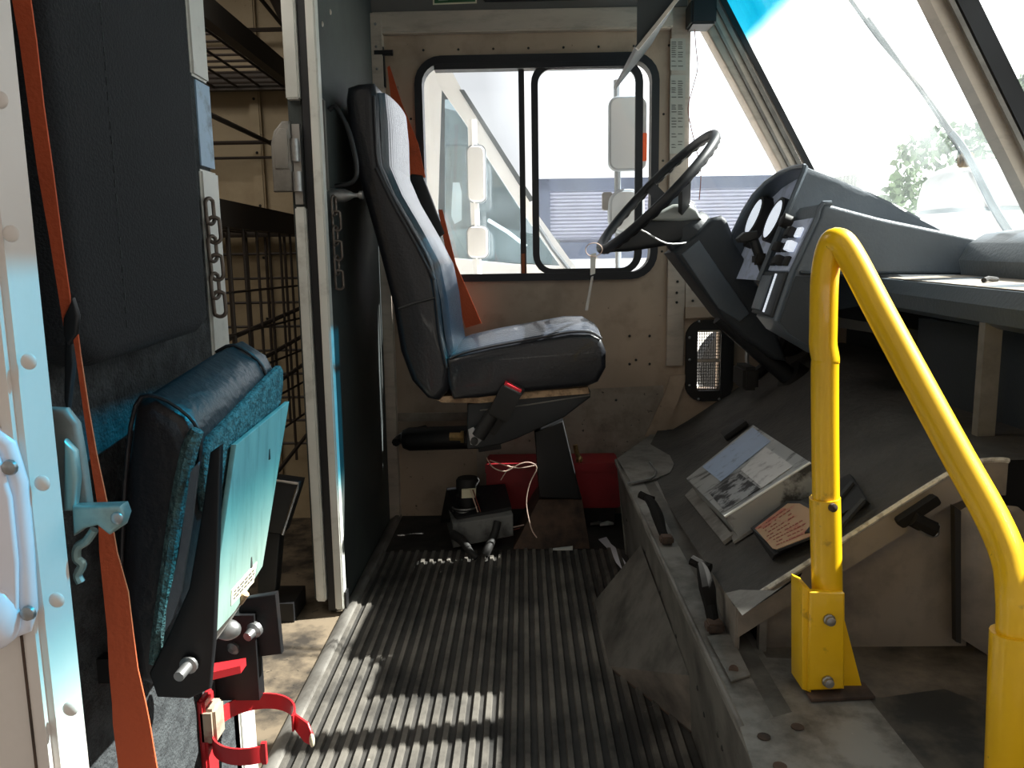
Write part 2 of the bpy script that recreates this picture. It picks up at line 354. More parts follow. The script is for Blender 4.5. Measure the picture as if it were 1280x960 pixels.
# sliding window
w1 = struct(bpy.data.objects.new('window_1', None)); COL.objects.link(w1); w1.location = ((WX0+WX1)/2, W, WZ0)
MB().ring(rrect(WX0-.008,WX1+.008,WZ0-.008,WZ1+.008,.078,W-.012), rrect(WX0+.014,WX1-.014,WZ0+.014,WZ1-.014,.056,W-.012), (0,.05,0)).build('window_frame', M['frame'], w1)
MB().ring(rrect(.030,.352,WZ0+.008,WZ1-.010,.06,W-.002), rrect(.050,.330,WZ0+.026,WZ1-.032,.04,W-.002), (0,.012,0)).build('sliding_sash', M['frame'], w1)
MB().box((-.006,W+.014,WZ0+.01),(.011,W+.03,WZ1-.01)).build('fixed_stile', M['frame'], w1)
MB().box((WX0+.05,W-.011,WZ1-.030),(WX1-.06,W+.03,WZ1-.008)).build('top_track', M['frame'], w1)
MB().box((.046,W+.003,WZ0+.022),(.334,W+.006,WZ1-.028)).build('sliding_pane', M['glass'], w1)
MB().box((WX0+.006,W+.02,WZ0+.006),(.006,W+.023,WZ1-.006)).build('fixed_pane', M['glass'], w1)
MB().box((-.004,W-.004,.735),(.006,W+.012,.80)).build('orange_seal', mat('worn_orange_seal',(150,86,52),.8), w1)
# quarter window and A pillar
def ws_x(z): return .70+(1.195-z)*.58
wq = struct(MB().slab([(.484,W+.008,.84),(.93,W+.008,.80),(ws_x(1.60)-.03,W+.008,1.60),(.484,W+.008,1.60)], (0,.004,0)).build('window_2', M['glass']))
ap = struct(MB().slab([(.49-.02,W-.03,1.50),(.545,W-.03,1.50),(.96,W-.03,.76),(.90,W-.03,.76)], (0,.06,0), .006).build('trim_7', M['rail']))
MB().bar((.535,W-.036,1.50),(.945,W-.036,.77),.012,.006,(0,1,0)).build('groove', M['alu_dark'], ap)
MB().bar((.556,W-.034,1.50),(.968,W-.034,.77),.016,.02,(0,1,0)).build('black_gasket', M['frame'], ap)
MB().bar((.505,W-.034,1.50),(.914,W-.034,.77),.008,.006,(0,1,0)).build('groove', M['alu_dark'], ap)
# windshield: two flat panes and the centre post
for nm, y0, y1 in (('window_3',1.43,2.40),('window_4',.45,1.41)):
    g = struct(MB().slab([(ws_x(.74)+.045,y0,.74),(ws_x(.74)+.045,y1,.74),(ws_x(1.64)+.045,y1,1.64),(ws_x(1.64)+.045,y0,1.64)], (.004,0,0)).build(nm, M['wshield' if y0 > 1 else 'wshield_r']))
    me = g.data                                          # object origin back to the floor so the tint band reads true heights
    sh = Vector((0,0,g.location.z)); me.transform(Matrix.Translation(sh)); g.location.z = 0
cp = struct(MB().bar((ws_x(.74),1.42,.74),(ws_x(1.64),1.42,1.64),.05,.034,(0,1,0),.005).build('trim_8', M['rail']))
MB().bar((ws_x(.74)-.004,1.392,.74),(ws_x(1.64)-.004,1.392,1.64),.008,.008,(0,1,0)).build('post_rib', M['alu_dark'], cp)
MB().bar((ws_x(.74)+.024,1.40,.74),(ws_x(1.64)+.024,1.40,1.64),.03,.02,(0,1,0)).build('black_gasket', M['frame'], cp)
# front firewall, front corner
fwl = struct(MB().box((.965,.44,0),(1.0,2.4,.76)).build('wall_front', M['dash_dark']))
hd = struct(MB().box((.40,.44,1.64),(.56,2.44,1.72)).build('trim_9', M['headliner']))
# ---------------------------------------------------------------- bulkhead, right half
pr = struct(MB().box((PX-.03,1.72,.002),(PX,2.399,1.68)).build('wall_left', M['panel']))
b = MB()
for p in ((403,30),(413,15)): b.ball(at(*p,'X',PX+.001), .006, (.4,1,1), n=5)
b.build('rivet', M['rail'], pr)
MB().box((PX,W-.04,.0),(PX+.03,W-.001,TOP)).build('corner_angle', M['rail'], pr)
b = MB()
for z_ in (1.38,1.32,1.44,1.2): b.ball((PX+.014,W-.042,z_),.004,n=5)
b.build('corner_screw', M['steel'], pr)
jt = struct(MB().box((PX-.012,1.690,.01),(PX+.008,1.72,1.66),.003).build('trim_10', M['trimw']))
MB().box((PX-.030,1.70,.005),(PX-.012,1.72,1.66)).build('black_seal', M['frame'], jt)
MB().box((PX+.0085,1.694,.012),(PX+.0125,1.72,.05)).build('end_clip', M['black'], jt)
d1 = struct(bpy.data.objects.new('door_1', None)); COL.objects.link(d1); d1.location = (PX-.05,1.9,0)
MB().box((PX-.062,1.71,.03),(PX-.034,2.38,1.66)).build('door_panel', M['panel'], d1)
MB().box((PX-.060,1.690,1.11),(PX-.032,1.712,1.66),.003).build('edge_strip', M['trimw'], d1)
MB().box((PX-.054,1.690,.03),(PX-.032,1.712,.895),.003).build('edge_strip', M['trimw'], d1)
lt = MB().slab([(-.510,1.675,.925),(-.470,1.675,.925),(-.470,1.675,1.065),(-.485,1.675,1.065),(-.503,1.675,1.045),(-.510,1.675,1.02)], (0,.02,0), .004).build('door_latch', M['alu_dark'], d1)
MB().slab([(-.503,1.672,.97),(-.474,1.672,.97),(-.474,1.672,1.05),(-.49,1.672,1.05),(-.503,1.672,1.03)], (0,.004,0), .002).build('latch_paddle', M['alu_dark'], lt)
MB().cyl((-.462,1.68,.985),(-.462,1.68,1.03),.008).cyl((-.46,1.68,.925),(-.46,1.68,.965),.009).box((-.468,1.685,.90),(-.452,1.70,1.06)).build('bolt_housing', M['steel'], lt)
# pull handle with knob on the bulkhead
hnd = thing('pull_handle', 'silver loop pull handle with a round knob on the bulkhead beside the driver seat', 'handle', (PX,1.79,.9))
MB().box((PX,1.735,.93),(PX+.006,1.755,1.12),.003).build('mounting_strip', M['alu_dark'], hnd)
MB().tube([(PX+.004,1.79,1.105),(PX+.02,1.79,1.11),(PX+.045,1.79,1.06),(PX+.058,1.79,.99),(PX+.05,1.79,.955),(PX+.01,1.79,.945)],.0055,10,5).build('loop', M['blackp'], hnd)
MB().lathe([(.016,0),(.014,.03),(.008,.045),(.005,.05),(.005,.06),(.009,.062),(.009,.07)], (PX,1.79,.925), (1,0,0)).build('knob', M['steel'], hnd)
# chains
def link_mesh(c, h, w, r, turn):
    b = MB(); P = []
    for k in range(16):
        t = 2*math.pi*k/16; a, z = w*math.cos(t), (h-w)*(1 if math.sin(t) > 0 else -1)+w*math.sin(t)
        P.append(Vector(c)+Vector((math.cos(turn)*a, math.sin(turn)*a, z)))
    return b.tube(P, r, 8, 2, closed=True)
def chain(label, x, y, ztop, n, h, w, r, m):
    t = thing('chain', label, 'chain', (x,y,ztop-n*2*(h-r*1.6)), 'chains hanging beside the bulkhead doorway')
    for k in range(n): link_mesh((x+.004*(k%2),y-.002,ztop-h-k*2*(h-r*1.7)), h, w, r, 0.3 if k%2 else 1.25).build('link', m, t)
c0 = at(262,248,'X',PX+.011); chain('short steel chain against the white edge of the bulkhead with the black pad', c0.x, c0.y, c0.z, 6, .0165, .0075, .0026, M['chainm'])
c0 = at(417,245,'X',PX+.011); chain('steel chain hanging below the silver pull handle by the driver seat', c0.x, c0.y, c0.z, 6, .021, .0085, .003, M['chainm'])
# ---------------------------------------------------------------- bulkhead, near half
pn = struct(MB().box((PX-.03,.44,.002),(PX,1.10,1.68)).build('wall_left', M['felt']))
tr = struct(MB().box((PX-.032,1.055,1.015),(PX+.004,1.108,1.68),.003).build('trim_11', M['trimw']))
MB().box((PX-.032,1.066,.905),(PX+.002,1.112,1.012)).build('open_channel', mat('pale_blue_channel',(150,180,206),.5,dirt=(90,100,110),dscale=20), tr)
MB().box((PX-.032,1.06,.0),(PX+.004,1.118,.90),.003).build('lower_cover', M['trimw'], tr)
# ---------------------------------------------------------------- near wall jamb
jw = struct(MB().box((-.75,.435,-.05),(-.295,.46,1.7)).build('wall_near', M['white']))
MB().box((-.2935,.430,-.05),(-.2795,.466,1.7),.004).build('edge_strip', M['white'], jw)
MB().box((-.2953,.434,-.05),(-.2933,.436,1.7)).build('seam', M['rust'], jw)
for p in ((14,292),(36,452),(53,604),(71,750),(88,886),(0,125)):
    MB().ball(at(*p,'Y',.434), .0046, (1,.45,1), n=8).build('rivet', M['white'], jw)
nb = struct(MB().box((.82,.42,-.05),(.98,.46,1.7)).build('wall_near', M['white']))
gh = thing('lamp_housing', 'white plastic rounded housing screwed to the riveted white door jamb', 'housing', at(10,800,'Y',.43))
MB().slab(pxs([(-90,530),(-20,528),(5,532),(25,550),(40,600),(48,690),(52,760),(45,785),(20,795),(-90,800)],'Y',.434), (0,-.008,0), .004).build('body', M['whitep'], gh)
MB().slab(pxs([(-80,560),(0,562),(18,620),(26,700),(26,770),(-80,780)],'Y',.426), (0,-.004,0), .003).build('raised_face', M['whitep'], gh)
MB().ball(at(-10,770,'Y',.424), .018, (.9,.6,1.1), n=8).build('round_lens', M['whitep'], gh)
for p in ((13,584),(36,766)):
    q = at(*p,'Y',.425); s_ = MB().lathe([(.0045,0),(.004,.002),(.0015,.003)], q, (0,-1,0), 12).build('screw', M['steel'], gh)
    MB().cyl(q+Vector((-.008,.001,0)), q+Vector((-.003,.001,0)), .0014, n=6).build('screw_stem', M['steel'], s_)
dl = thing('door_catch', 'teal-lit metal door catch with a tongue sticking out of the near jamb', 'latch', at(100,730,'Y',.475))
MB().slab(pxs([(60,510),(80,511),(95,530),(103,575),(112,640),(60,640)],'Y',.478), (0,.008,0), .003).build('backplate', M['alu_dark'], dl)
MB().slab(pxs([(88,634),(150,632),(155,645),(150,660),(135,670),(120,658),(104,662),(90,672)],'Y',.468), (0,.012,0), .003).build('tongue', M['latchm'], dl)
MB().tube(pxs([(118,662),(108,676),(97,684),(96,698),(103,706),(97,718),(101,728)],'Y',.474), .0028, 8, 4).build('spring', M['latchm'], dl)
MB().slab(pxs([(78,550),(92,565),(96,600),(92,640),(78,640)],'Y',.470), (0,.008,0), .003).build('striker', M['latchm'], dl)
MB().ball(at(146,648,'Y',.467), .004, (1,.5,1), 6).build('pivot', M['steel'], dl)
# ================================================================== DRIVER SEAT
Y0, Y1 = 1.84, 2.25
seat = thing('driver_seat', 'black vinyl driver seat with high back on a steel pedestal', 'seat', (.04,2.13,0))
back_px = [(433,108),(447,103),(466,102),(471,120),(473,170),(476,205),(492,242),(520,290),(540,328),(548,372),(553,420),(562,460),(562,488),(548,502),(534,499),(514,477),(500,440),(490,380),(468,295),(448,225),(436,172),(431,125)]
back = pxs(back_px,'Y',Y0)
bk = MB().slab(back, (0,Y1-Y0,0), .02, 4).build('backrest', M['vinyl'], seat, ang=50)
fr_px = [(472,112),(476,150),(478,205),(494,242),(522,290),(543,330),(552,372),(557,415),(563,452)]
fr = pxs(fr_px,'Y',Y0)
rows = []
for i, p in enumerate(fr):
    rows.append([p+Vector(((.004+.014*math.sin(math.pi*k/60)**.5+.0022*abs(math.sin(math.pi*k/3)) if 0 < k < 60 else -.006), .03+(Y1-Y0-.06)*k/60, 0)) for k in range(61)])
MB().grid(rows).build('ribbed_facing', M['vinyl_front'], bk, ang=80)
MB().tube([p+Vector((-.006,-.0005,0)) for p in back[3:12]], .0035, 8, 3).build('piping', M['piping'], bk)
MB().tube(pxs([(470,210),(492,255),(520,305),(543,350)],'Y',Y0-.001), .005, 8, 5).build('piping', M['piping'], bk)
MB().tube(pxs([(498,386),(515,380),(545,372)],'Y',Y0-.0005), .003, 8, 4).build('seam', M['blackp'], bk)
cu_px = [(556,458),(558,448),(575,444),(619,434),(680,423),(712,417),(738,417),(752,424),(758,440),(758,460),(748,478),(734,484),(656,491),(600,498),(566,500),(558,478)]
cu = pxs(cu_px,'Y',Y0)
cs = MB().slab(cu, (0,Y1-Y0,0), .014, 3).build('seat_cushion', M['vinyl'], seat, ang=50)
tp = pxs([(562,450),(580,443),(619,434),(680,423),(712,417),(738,417),(752,425)],'Y',Y0)
rows = [[p+Vector((0, .012+(Y1-Y0-.024)*k/72, (.002+.02*math.sin(math.pi*k/72)**.6+.0022*abs(math.sin(math.pi*k/3))) if 0 < k < 72 else -.004)) for k in range(73)] for p in tp]
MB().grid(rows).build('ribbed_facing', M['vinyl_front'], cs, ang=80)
MB().tube([p+Vector((0,.004,.003)) for p in tp], .003, 8, 3).build('piping', M['piping'], cs)
MB().slab(pxs([(540,497),(600,492),(660,490),(735,484),(737,492),(660,498),(600,504),(552,503)],'Y',Y0+.02), (0,.36,0)).build('cushion_board', M['tan'], seat)
pan = pxs([(584,504),(738,489),(738,497),(705,522),(645,549),(625,556),(584,562)],'Y',Y0+.03)
sp = MB().slab(pan, (0,.33,0), .004).build('seat_pan', M['blackp'], seat)
MB().tube(pxs([(600,513),(660,506),(737,494)],'Y',Y0+.029), .0018, 6).build('pan_lip', M['alu_dark'], sp)
ped = MB()
pt = pxs([(668,540),(704,525),(727,625),(674,622)],'Y',2.07)
ped.slab(pt, (0,.16,0), .005)
ped.build('pedestal_post', M['black'], seat)
base = MB(); A = [Vector((-.036,2.09,.001)),Vector((.172,2.09,.001)),Vector((.172,2.32,.001)),Vector((-.036,2.32,.001))]
B = [Vector((.035,2.10,.137)),Vector((.152,2.10,.137)),Vector((.152,2.24,.137)),Vector((.035,2.24,.137))]
for i in range(4): base.poly([A[i],A[(i+1)%4],B[(i+1)%4],B[i]])
base.poly(B); base.poly(A[::-1]); base.build('pedestal_base', M['rust'], seat)
# belt buckle on its stalk
bu = MB().bar(at(612,540,'Y',Y0+.012), at(650,482,'Y',Y0+.0), .03, .022, (0,1,0), .004).build('belt_buckle', M['rubberk'], seat)
a, c = at(622,522,'Y',Y0-.008), at(641,484,'Y',Y0-.012)
MB().bar(a, c, .05, .03, (0,1,0), .006).build('buckle_body', M['rubberk'], bu)
d_ = (c-a).normalized()
MB().bar(c-d_*.004, c+d_*.005, .042, .024, (0,1,0), .001).build('red_button', M['redp'], bu)
MB().slab(pxs([(585,537),(592,534),(601,546),(602,551),(596,557),(588,556)],'Y',Y0+.008), (0,.006,0), .001).build('anchor_plate', M['steel'], bu)
MB().lathe([(.009,0),(.009,.008),(.004,.01)], at(593,551,'Y',Y0+.008), (0,-1,0), 12).build('anchor_bolt', M['ink'], bu)
MB().tube(pxs([(598,546),(604,536),(612,524),(620,512)],'Y',Y0+.004), .017, 10, 3).build('stalk', M['rubberk'], bu)
# driver's belt
sb = thing('seat_belt', 'orange seat belt behind the driver seat from the top corner of the wall', 'seat belt', at(480,300,'Y',2.36), 'orange seat belts')
sb['label'] = 'narrow orange seat belt behind the driver seat, anchored high on the wall'
MB().ribbon([(at(484,84,'Y',2.375),at(487,82,'Y',2.37)),(at(492,150,'Y',2.36),at(502,128,'Y',2.36)),(at(503,195,'Y',2.35),at(523,180,'Y',2.35)),(at(508,222,'Y',2.345),at(532,222,'Y',2.345))], .002).build('upper_strap', M['orange'], sb)
MB().ribbon([(at(548,262,'Y',2.345),at(553,262,'Y',2.345)),(at(560,330,'Y',2.345),at(570,330,'Y',2.345)),(at(570,370,'Y',2.345),at(583,360,'Y',2.345)),(at(582,410,'Y',2.345),at(602,404,'Y',2.345))], .002).build('lower_strap', M['orange'], sb)
MB().slab(pxs([(508,222),(515,217),(528,219),(540,250),(556,292),(545,300),(530,290)],'Y',2.34), (0,.03,0), .006).build('guide_sleeve', M['blackp'], sb)
MB().slab(pxs([(471,58),(479,58),(482,108),(474,108)],'Y',2.37), (0,.02,0), .003).build('anchor_strap', M['black'], sb)
MB().cyl(at(468,66,'Y',2.365), at(491,66,'Y',2.365), .008, n=10).build('anchor_bolt', M['black'], sb)
# dark air tank under the seat, on the wall
tk = thing('air_tank', 'dark horizontal cylinder tank low on the wall behind the driver seat', 'tank', at(545,562,'Y',2.3))
a, c = at(503,549,'Y',2.25), at(600,546,'Y',2.25)
MB().tube([a+Vector((-.004,0,0)),a+Vector((.002,0,0)),a+Vector((.02,0,0)),c],[.012,.026,.034,.034],18).build('cylinder', M['black'], tk)
MB().tube([a+Vector((-.02,.0,-.01)),a+Vector((0,.07,0)),a+Vector((.05,.14,0))], .012, 8, 3).build('mount_arm', M['black'], tk)
MB().cyl(at(562,546,'Y',2.21), at(577,546,'Y',2.21), .012, n=8).cyl(at(576,546,'Y',2.21), at(580,546,'Y',2.21), .018, n=6).build('fitting', M['brass'], tk)
MB().bar(at(598,560,'Y',2.2), at(626,556,'Y',2.2), .02, .02, (0,1,0)).build('bracket', M['black'], tk)
# red box against the wall
rx = thing('red_box', 'low red metal box on the floor against the far wall behind the pedestal', 'box', (.08,2.32,0))
MB().box((-.115,2.26,.06),(.275,2.39,.195),.004).build('box_body', M['red'], rx)
MB().box((-.117,2.255,.172),(.277,2.258,.197)).build('lid_lip', M['red'], rx)
MB().tube(pxs([(719,556),(721,566),(724,574),(722,580)],'Y',2.28), .007, 8, 3).ball(at(724,574,'Y',2.28),.011,n=6).build('valve', M['brass'], rx)
MB().box((-.10,2.27,.0),(.26,2.39,.06)).build('plinth', M['black'], rx)
# pump with motor
pm = thing('hydraulic_pump', 'grey pump block with black motor and coiled line on the floor under the seat', 'pump', (-.12,2.14,0))
MB().slab([(-.20,2.09,.005),(-.035,2.085,.04),(-.035,2.085,.10),(-.20,2.09,.075)], (-.03,.14,.02), .004).build('pump_block', M['pump'], pm)
MB().slab([(-.245,2.20,.04),(-.19,2.11,.075),(-.04,2.11,.105),(-.06,2.25,.13),(-.23,2.25,.12)], (0,0,.01)).build('top_cover', M['black'], pm)
mc = at(585,615,'Y',2.17)
mo = MB().lathe([(.026,-.05),(.026,.01),(.033,.012),(.033,.035),(.028,.042)], mc, n=20).build('motor', M['rubberk'], pm)
MB().lathe([(.0335,-.03),(.0335,-.008)], mc+Vector((0,-.001,0)), n=24).build('collar', M['black'], mo)
MB().slab(pxs([(577,612),(595,611),(595,622),(577,623)],'Y',2.13), (0,.008,0)).build('paper_label', M['paper'], mo)
cc = at(582,641,'Y',2.16); P = []
for k in range(64): t = 2*math.pi*k/16; P.append(cc+Vector((.036*math.cos(t),.03*math.sin(t),-.012+.032*k/64)))
MB().tube(P, .0026, 6).build('coil', M['steel'], pm)
MB().tube([at(566,668,'Y',2.075),at(578,676,'Y',2.04),at(588,690,'Y',2.0),at(596,697,'Y',1.99)], [.013,.013,.009,.009], 10, 4).build('hose', M['rubberk'], pm)
MB().tube([at(622,652,'Y',2.07),at(618,668,'Y',2.05),at(610,685,'Y',2.02),at(606,694,'Y',2.01)], [.011,.011,.012,.012], 10, 4).build('hose', M['rubberk'], pm)
MB().tube(pxs([(588,612),(594,630),(600,646),(612,655),(632,660),(655,656)],'Y',2.12), .0018, 6, 4).build('wire', M['wire'], pm)
MB().tube(pxs([(591,612),(598,632),(604,648),(616,661),(636,663),(650,660)],'Y',2.118), .0018, 6, 4).build('wire', M['wirered'], pm)
lw = thing('loose_wire', 'thin pale wires hanging loosely beneath the driver seat around the pedestal', 'wire', at(640,690,'Y',2.05))
MB().tube(pxs([(608,572),(616,584),(632,589),(650,580),(662,578),(671,585),(662,605),(658,630),(664,660),(671,672)],'Y',2.04), .0016, 6, 4).build('long_wire', M['wire'], lw)
MB().tube(pxs([(612,575),(630,581),(648,585),(668,582)],'Y',2.05), .0015, 6, 4).build('short_wire', M['wire'], lw)
MB().tube(pxs([(626,600),(634,588),(642,582)],'Y',2.06), .0012, 6, 4).build('stray_end', M['wire'], lw)
# litter on the floor
sc = MB().ribbon([(at(748,674,'Z',.006),at(758,671,'Z',.006)),(at(756,682,'Z',.006),at(764,680,'Z',.006)),(at(764,690,'Z',.008),at(769,684,'Z',.008)),(at(770,703,'Z',.006),at(782,703,'Z',.006)),(at(778,712,'Z',.006),at(784,708,'Z',.006))], .001, (0,0,1)).build('plastic_scrap', M['whitep']); tag(sc, 'curled white plastic scrap on the floor beside the engine box', 'litter')
pp = MB().slab(pxs([(691,686),(716,683),(716,688),(691,688)],'Z',.009), (0,0,.002)).build('paper_scrap', M['trimw']); tag(pp, 'small flat pale paper scrap lying in front of the seat pedestal', 'litter')
for i, (p, m_, lb) in enumerate((((740,640),'rust','brown leaf scrap nearest the red box by the engine box'),((746,655),'alu_dark','grey crumpled scrap right of the pedestal base'),((758,656),'trimw','pale crumpled scrap in the corner against the engine box'))):
    q = at(*p,'Z',.008); tag(MB().slab([q+Vector(v) for v in ((-.02,-.01,0),(.005,-.016,.004),(.022,.0,0),(.004,.014,.006),(-.014,.01,0))], (0,0,.006)).build('debris', M[m_]), lb, 'litter', 'floor litter by the pedestal')
# ================================================================== STEERING
YC = 2.05
wc = at(820,241,'Y',YC); e1 = Vector((.70,0,.714)).normalized(); e2 = Vector((0,1,0)); ax = Vector((-.714,0,.70))
th_ = math.radians(4.5); e2, ax = e2*math.cos(th_)+ax*math.sin(th_), ax*math.cos(th_)-e2*math.sin(th_)
sw = col = thing('steering_wheel', 'large black steering wheel on its dark angled column, in front of the driver seat', 'steering wheel', at(930,420,'Y',YC))
R = .192
rim = MB().tube([wc+R*(math.cos(t)*e1+math.sin(t)*e2) for t in [2*math.pi*k/48 for k in range(48)]], .0118, 12, closed=True).build('rim', M['blackp'], sw)
MB().tube([wc+R*(math.cos(t)*e1+math.sin(t)*e2)-ax*.008 for t in [2*math.pi*k/72 for k in range(72)]], [.0045 if k%2 else .0075 for k in range(72)], 8, 2, closed=True).build('finger_grip', M['rubberk'], rim)
hubc = wc-ax*.085
for t in (math.radians(80),math.radians(-80)):
    o_ = wc+R*(math.cos(t)*e1+math.sin(t)*e2); i_ = hubc+.03*(math.cos(t)*e1+math.sin(t)*e2)
    MB().bar(o_, i_, .030, .012, ax, .004).build('spoke', M['blackp'], sw)
MB().lathe([(.045,-.012),(.05,0),(.046,.016),(.03,.026),(.0,.03)], hubc, ax, 24).build('horn_button', M['chrome'], sw)
cbot = Vector((.64,YC,.47)); cd = (cbot-hubc).normalized()
MB().lathe([(.052,0),(.060,.012),(.064,.035),(.058,.07),(.044,.11)], hubc+cd*.016, cd, 28).build('column_bowl', M['dash_dark'], col)
hz = at(847,268,'Y',YC-.02)
MB().slab(pxs([(757,315),(785,292),(812,274),(850,270),(876,272),(880,284),(866,296),(840,306),(790,314)],'Y',YC-.05), (0,.10,0), .012, 3).build('lower_spoke', M['blackp'], col)
MB().slab(pxs([(811,275),(822,266),(842,255),(860,254),(872,261),(878,274),(850,277)],'Y',YC-.055), (0,.11,0), .016, 4).build('signal_housing', M['sig'], col)
MB().slab(pxs([(818,268),(838,242),(848,236),(862,252),(846,258)],'Y',YC-.035), (0,.07,0), .010, 3).build('switch_cover', M['dash'], col)
MB().tube([hubc+cd*.05+Vector((0,-.05,-.02)),hubc+cd*.02+Vector((-.06,-.1,-.05)),hubc+cd*.0+Vector((-.13,-.1,-.03)),wc-e1*.19+Vector((.01,-.02,0))], .0022, 6, 5).build('trailing_wire', M['trimw'], col)
sh = pxs([(842,316),(872,293),(890,272),(903,269),(909,274),(915,288),(920,305),(937,332),(962,385),(975,425),(985,452),(968,450),(935,425),(905,398),(872,355)],'Y',YC-.075)
sd = MB().slab(sh, (0,.15,0), .012, 3).build('column_shroud', M['dash_dark'], col)
MB().slab(pxs([(852,318),(874,300),(905,345),(938,392),(925,402),(898,385)],'Y',YC-.0795), (0,.006,0), .003).build('shroud_panel', M['dash'], sd)
MB().cyl(at(900,395,'Y',YC), at(985,470,'Y',YC), .024, n=16).build('lower_tube', M['blackp'], col)
MB().tube(pxs([(985,470),(1010,485),(1035,500)],'Y',YC), .045, 14, 3).build('boot', M['rubberk'], col)
gl = MB().tube([at(958,345,'Y',1.70),at(950,322,'Y',1.70),at(942,300,'Y',1.70)], [.011,.010,.010], 10, 3).build('gear_lever', M['blackp'], col)
MB().slab(pxs([(923,298),(932,290),(947,288),(949,298),(935,303),(926,303)],'Y',1.685), (0,.03,0), .004).build('lever_knob', M['rubberk'], gl)
MB().box(at(950,324,'Y',1.70)-Vector((.014,.015,.012)), at(950,324,'Y',1.70)+Vector((.014,.015,.012)), .005).build('lever_collar', M['rubberk'], gl)
ks = thing('key_tag', 'key tag on a thin wire loop hanging from the steering wheel rim', 'key', at(740,385,'Y',1.95))
kp = at(744,310,'Y',1.95)
MB().tube([kp+Vector((.02*math.cos(t)-.003,0,.016*math.sin(t)-.004)) for t in [2*math.pi*k/14 for k in range(14)]], .0012, 6, 2, closed=True).build('wire_loop', M['wire'], ks)
MB().slab(pxs([(738,318),(745,316),(744,342),(738,344)],'Y',1.95), (0,.002,0)).build('tag', M['trimw'], ks)
MB().slab(pxs([(739,346),(742,345),(735,388),(731,388)],'Y',1.951), (0,.002,0)).build('key', M['steel'], ks)
# ================================================================== DASHBOARD
da = thing('dashboard', 'dark grey dashboard with hooded instrument cluster and wide shelf', 'dashboard', (.75,1.5,.6))
# instrument hood: arch seen from the driver, drawn forward to the windshield
e_up = (at(1008,207,'Y',1.66)-at(962,318,'Y',1.66)); H = e_up.length; eu = e_up.normalized(); o_ = at(962,318,'Y',1.66)
arch_ = [(1.78,-.30),(1.78,.93),(1.786,.985),(1.80,1.0),(1.90,1.03),(2.03,1.02),(2.15,.95),(2.24,.82),(2.29,.62),(2.31,.35),(2.31,-.30)]
arch = [(1.66+(y-1.78)*.70, t) for y, t in arch_]
A0 = [Vector((o_.x,y,o_.z))+eu*H*t for y, t in arch]
def back_pt(p):
    x = .90; return Vector((x, p.y, .75+(p.z-.75)*max(0,(.955-x)/(.955-p.x))*1.0+.018*(1 if p.z > .8 else 0)))
A1 = [back_pt(p) for p in A0]
mid = [[a.lerp(c, f)+Vector((0,0,.012*math.sin(f*math.pi) if a.z > .85 else 0)) for a, c in zip(A0, A1)] for f in (0,.2,.4,.6,.8,1)]
inn = [Vector((p.x+.002,1.845+(p.y-1.845)*.955,.84+(p.z-.84)*.955)) for p in A0]
rec = [p+Vector((.035,0,-.008)) for p in inn]
b = MB(); b.grid(mid); b.grid([A0, inn, rec]); hood = b.build('instrument_hood', M['dash'], da, ang=35)
MB().tube([p for p in A0], .006, 8).build('hood_rim', M['dash'], hood)
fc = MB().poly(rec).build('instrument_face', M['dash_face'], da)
nf = Vector((-eu.z,0,eu.x)).normalized()
def face(y, t, out=0.0): return Vector((o_.x+.036,y,o_.z-.009))+eu*H*t+nf*out
def hit(px, py, p0, n): d = ray(px,py); return CAM+d*((p0-CAM).dot(n)/d.dot(n))
for gx, gy in ((940,270),(964,273)):
    gp = hit(gx,gy,face(1.8,.4,.03),nf)-nf*.03
    g = MB().lathe([(.050,0),(.050,.026),(.043,.028),(.043,.018)], gp, nf, 28).build('gauge', M['rubberk'], fc)
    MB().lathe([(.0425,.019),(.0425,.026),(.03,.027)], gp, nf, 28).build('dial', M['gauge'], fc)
for yy, tt in ((1.955,.66),(1.965,.30)): MB().lathe([(.03,0),(.03,.016),(.022,.018)], face(yy,tt), nf, 20).build('small_gauge', M['rubberk'], fc)
MB().slab([face(1.675,-.2,.01),face(1.69,-.2,.01),face(1.69,.80,.01),face(1.675,.80,.01)], nf*.012, .002).build('trim_divider', M['dash_dark'], fc)
# switch wing between the cluster and the aisle
wn = pxs([(972,401),(993,339),(1024,272),(1027,260),(1032,254),(1040,256),(1100,272),(1190,299),(1262,325),(1262,343),(1085,343),(1040,345),(1040,450),(985,418)],'Y',1.50)
wn[8].x = wn[9].x = .955; wn[8].z = .778; wn[9].z = .735; wn[7] = Vector((.83,1.5,.806))
wing = MB().slab(wn, (0,.145,0), .008, 3).build('switch_wing', M['dash'], da)
MB().tube([p+Vector((-.003,.004,0)) for p in wn[0:5]]+[wn[5]+Vector((0,.004,.003))], .005, 8).build('wing_rim', M['dash'], wing)
MB().tube([at(1000,341,'Y',1.497),at(1085,344,'Y',1.497)], .004, 6).build('crease', M['dash_dark'], wing)
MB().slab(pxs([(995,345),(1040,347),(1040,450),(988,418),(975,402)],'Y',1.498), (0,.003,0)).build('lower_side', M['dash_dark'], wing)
wf0, wf1 = wn[1], wn[2]; ew = (wf1-wf0); nw = Vector((-ew.z,0,ew.x)).normalized()
def wface(y, t, out=0.0): return wf0+Vector((0,y-1.5,0))+ew*t+nw*out
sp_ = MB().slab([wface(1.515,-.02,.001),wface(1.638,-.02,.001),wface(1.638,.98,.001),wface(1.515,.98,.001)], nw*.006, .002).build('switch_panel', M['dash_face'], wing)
k = 0
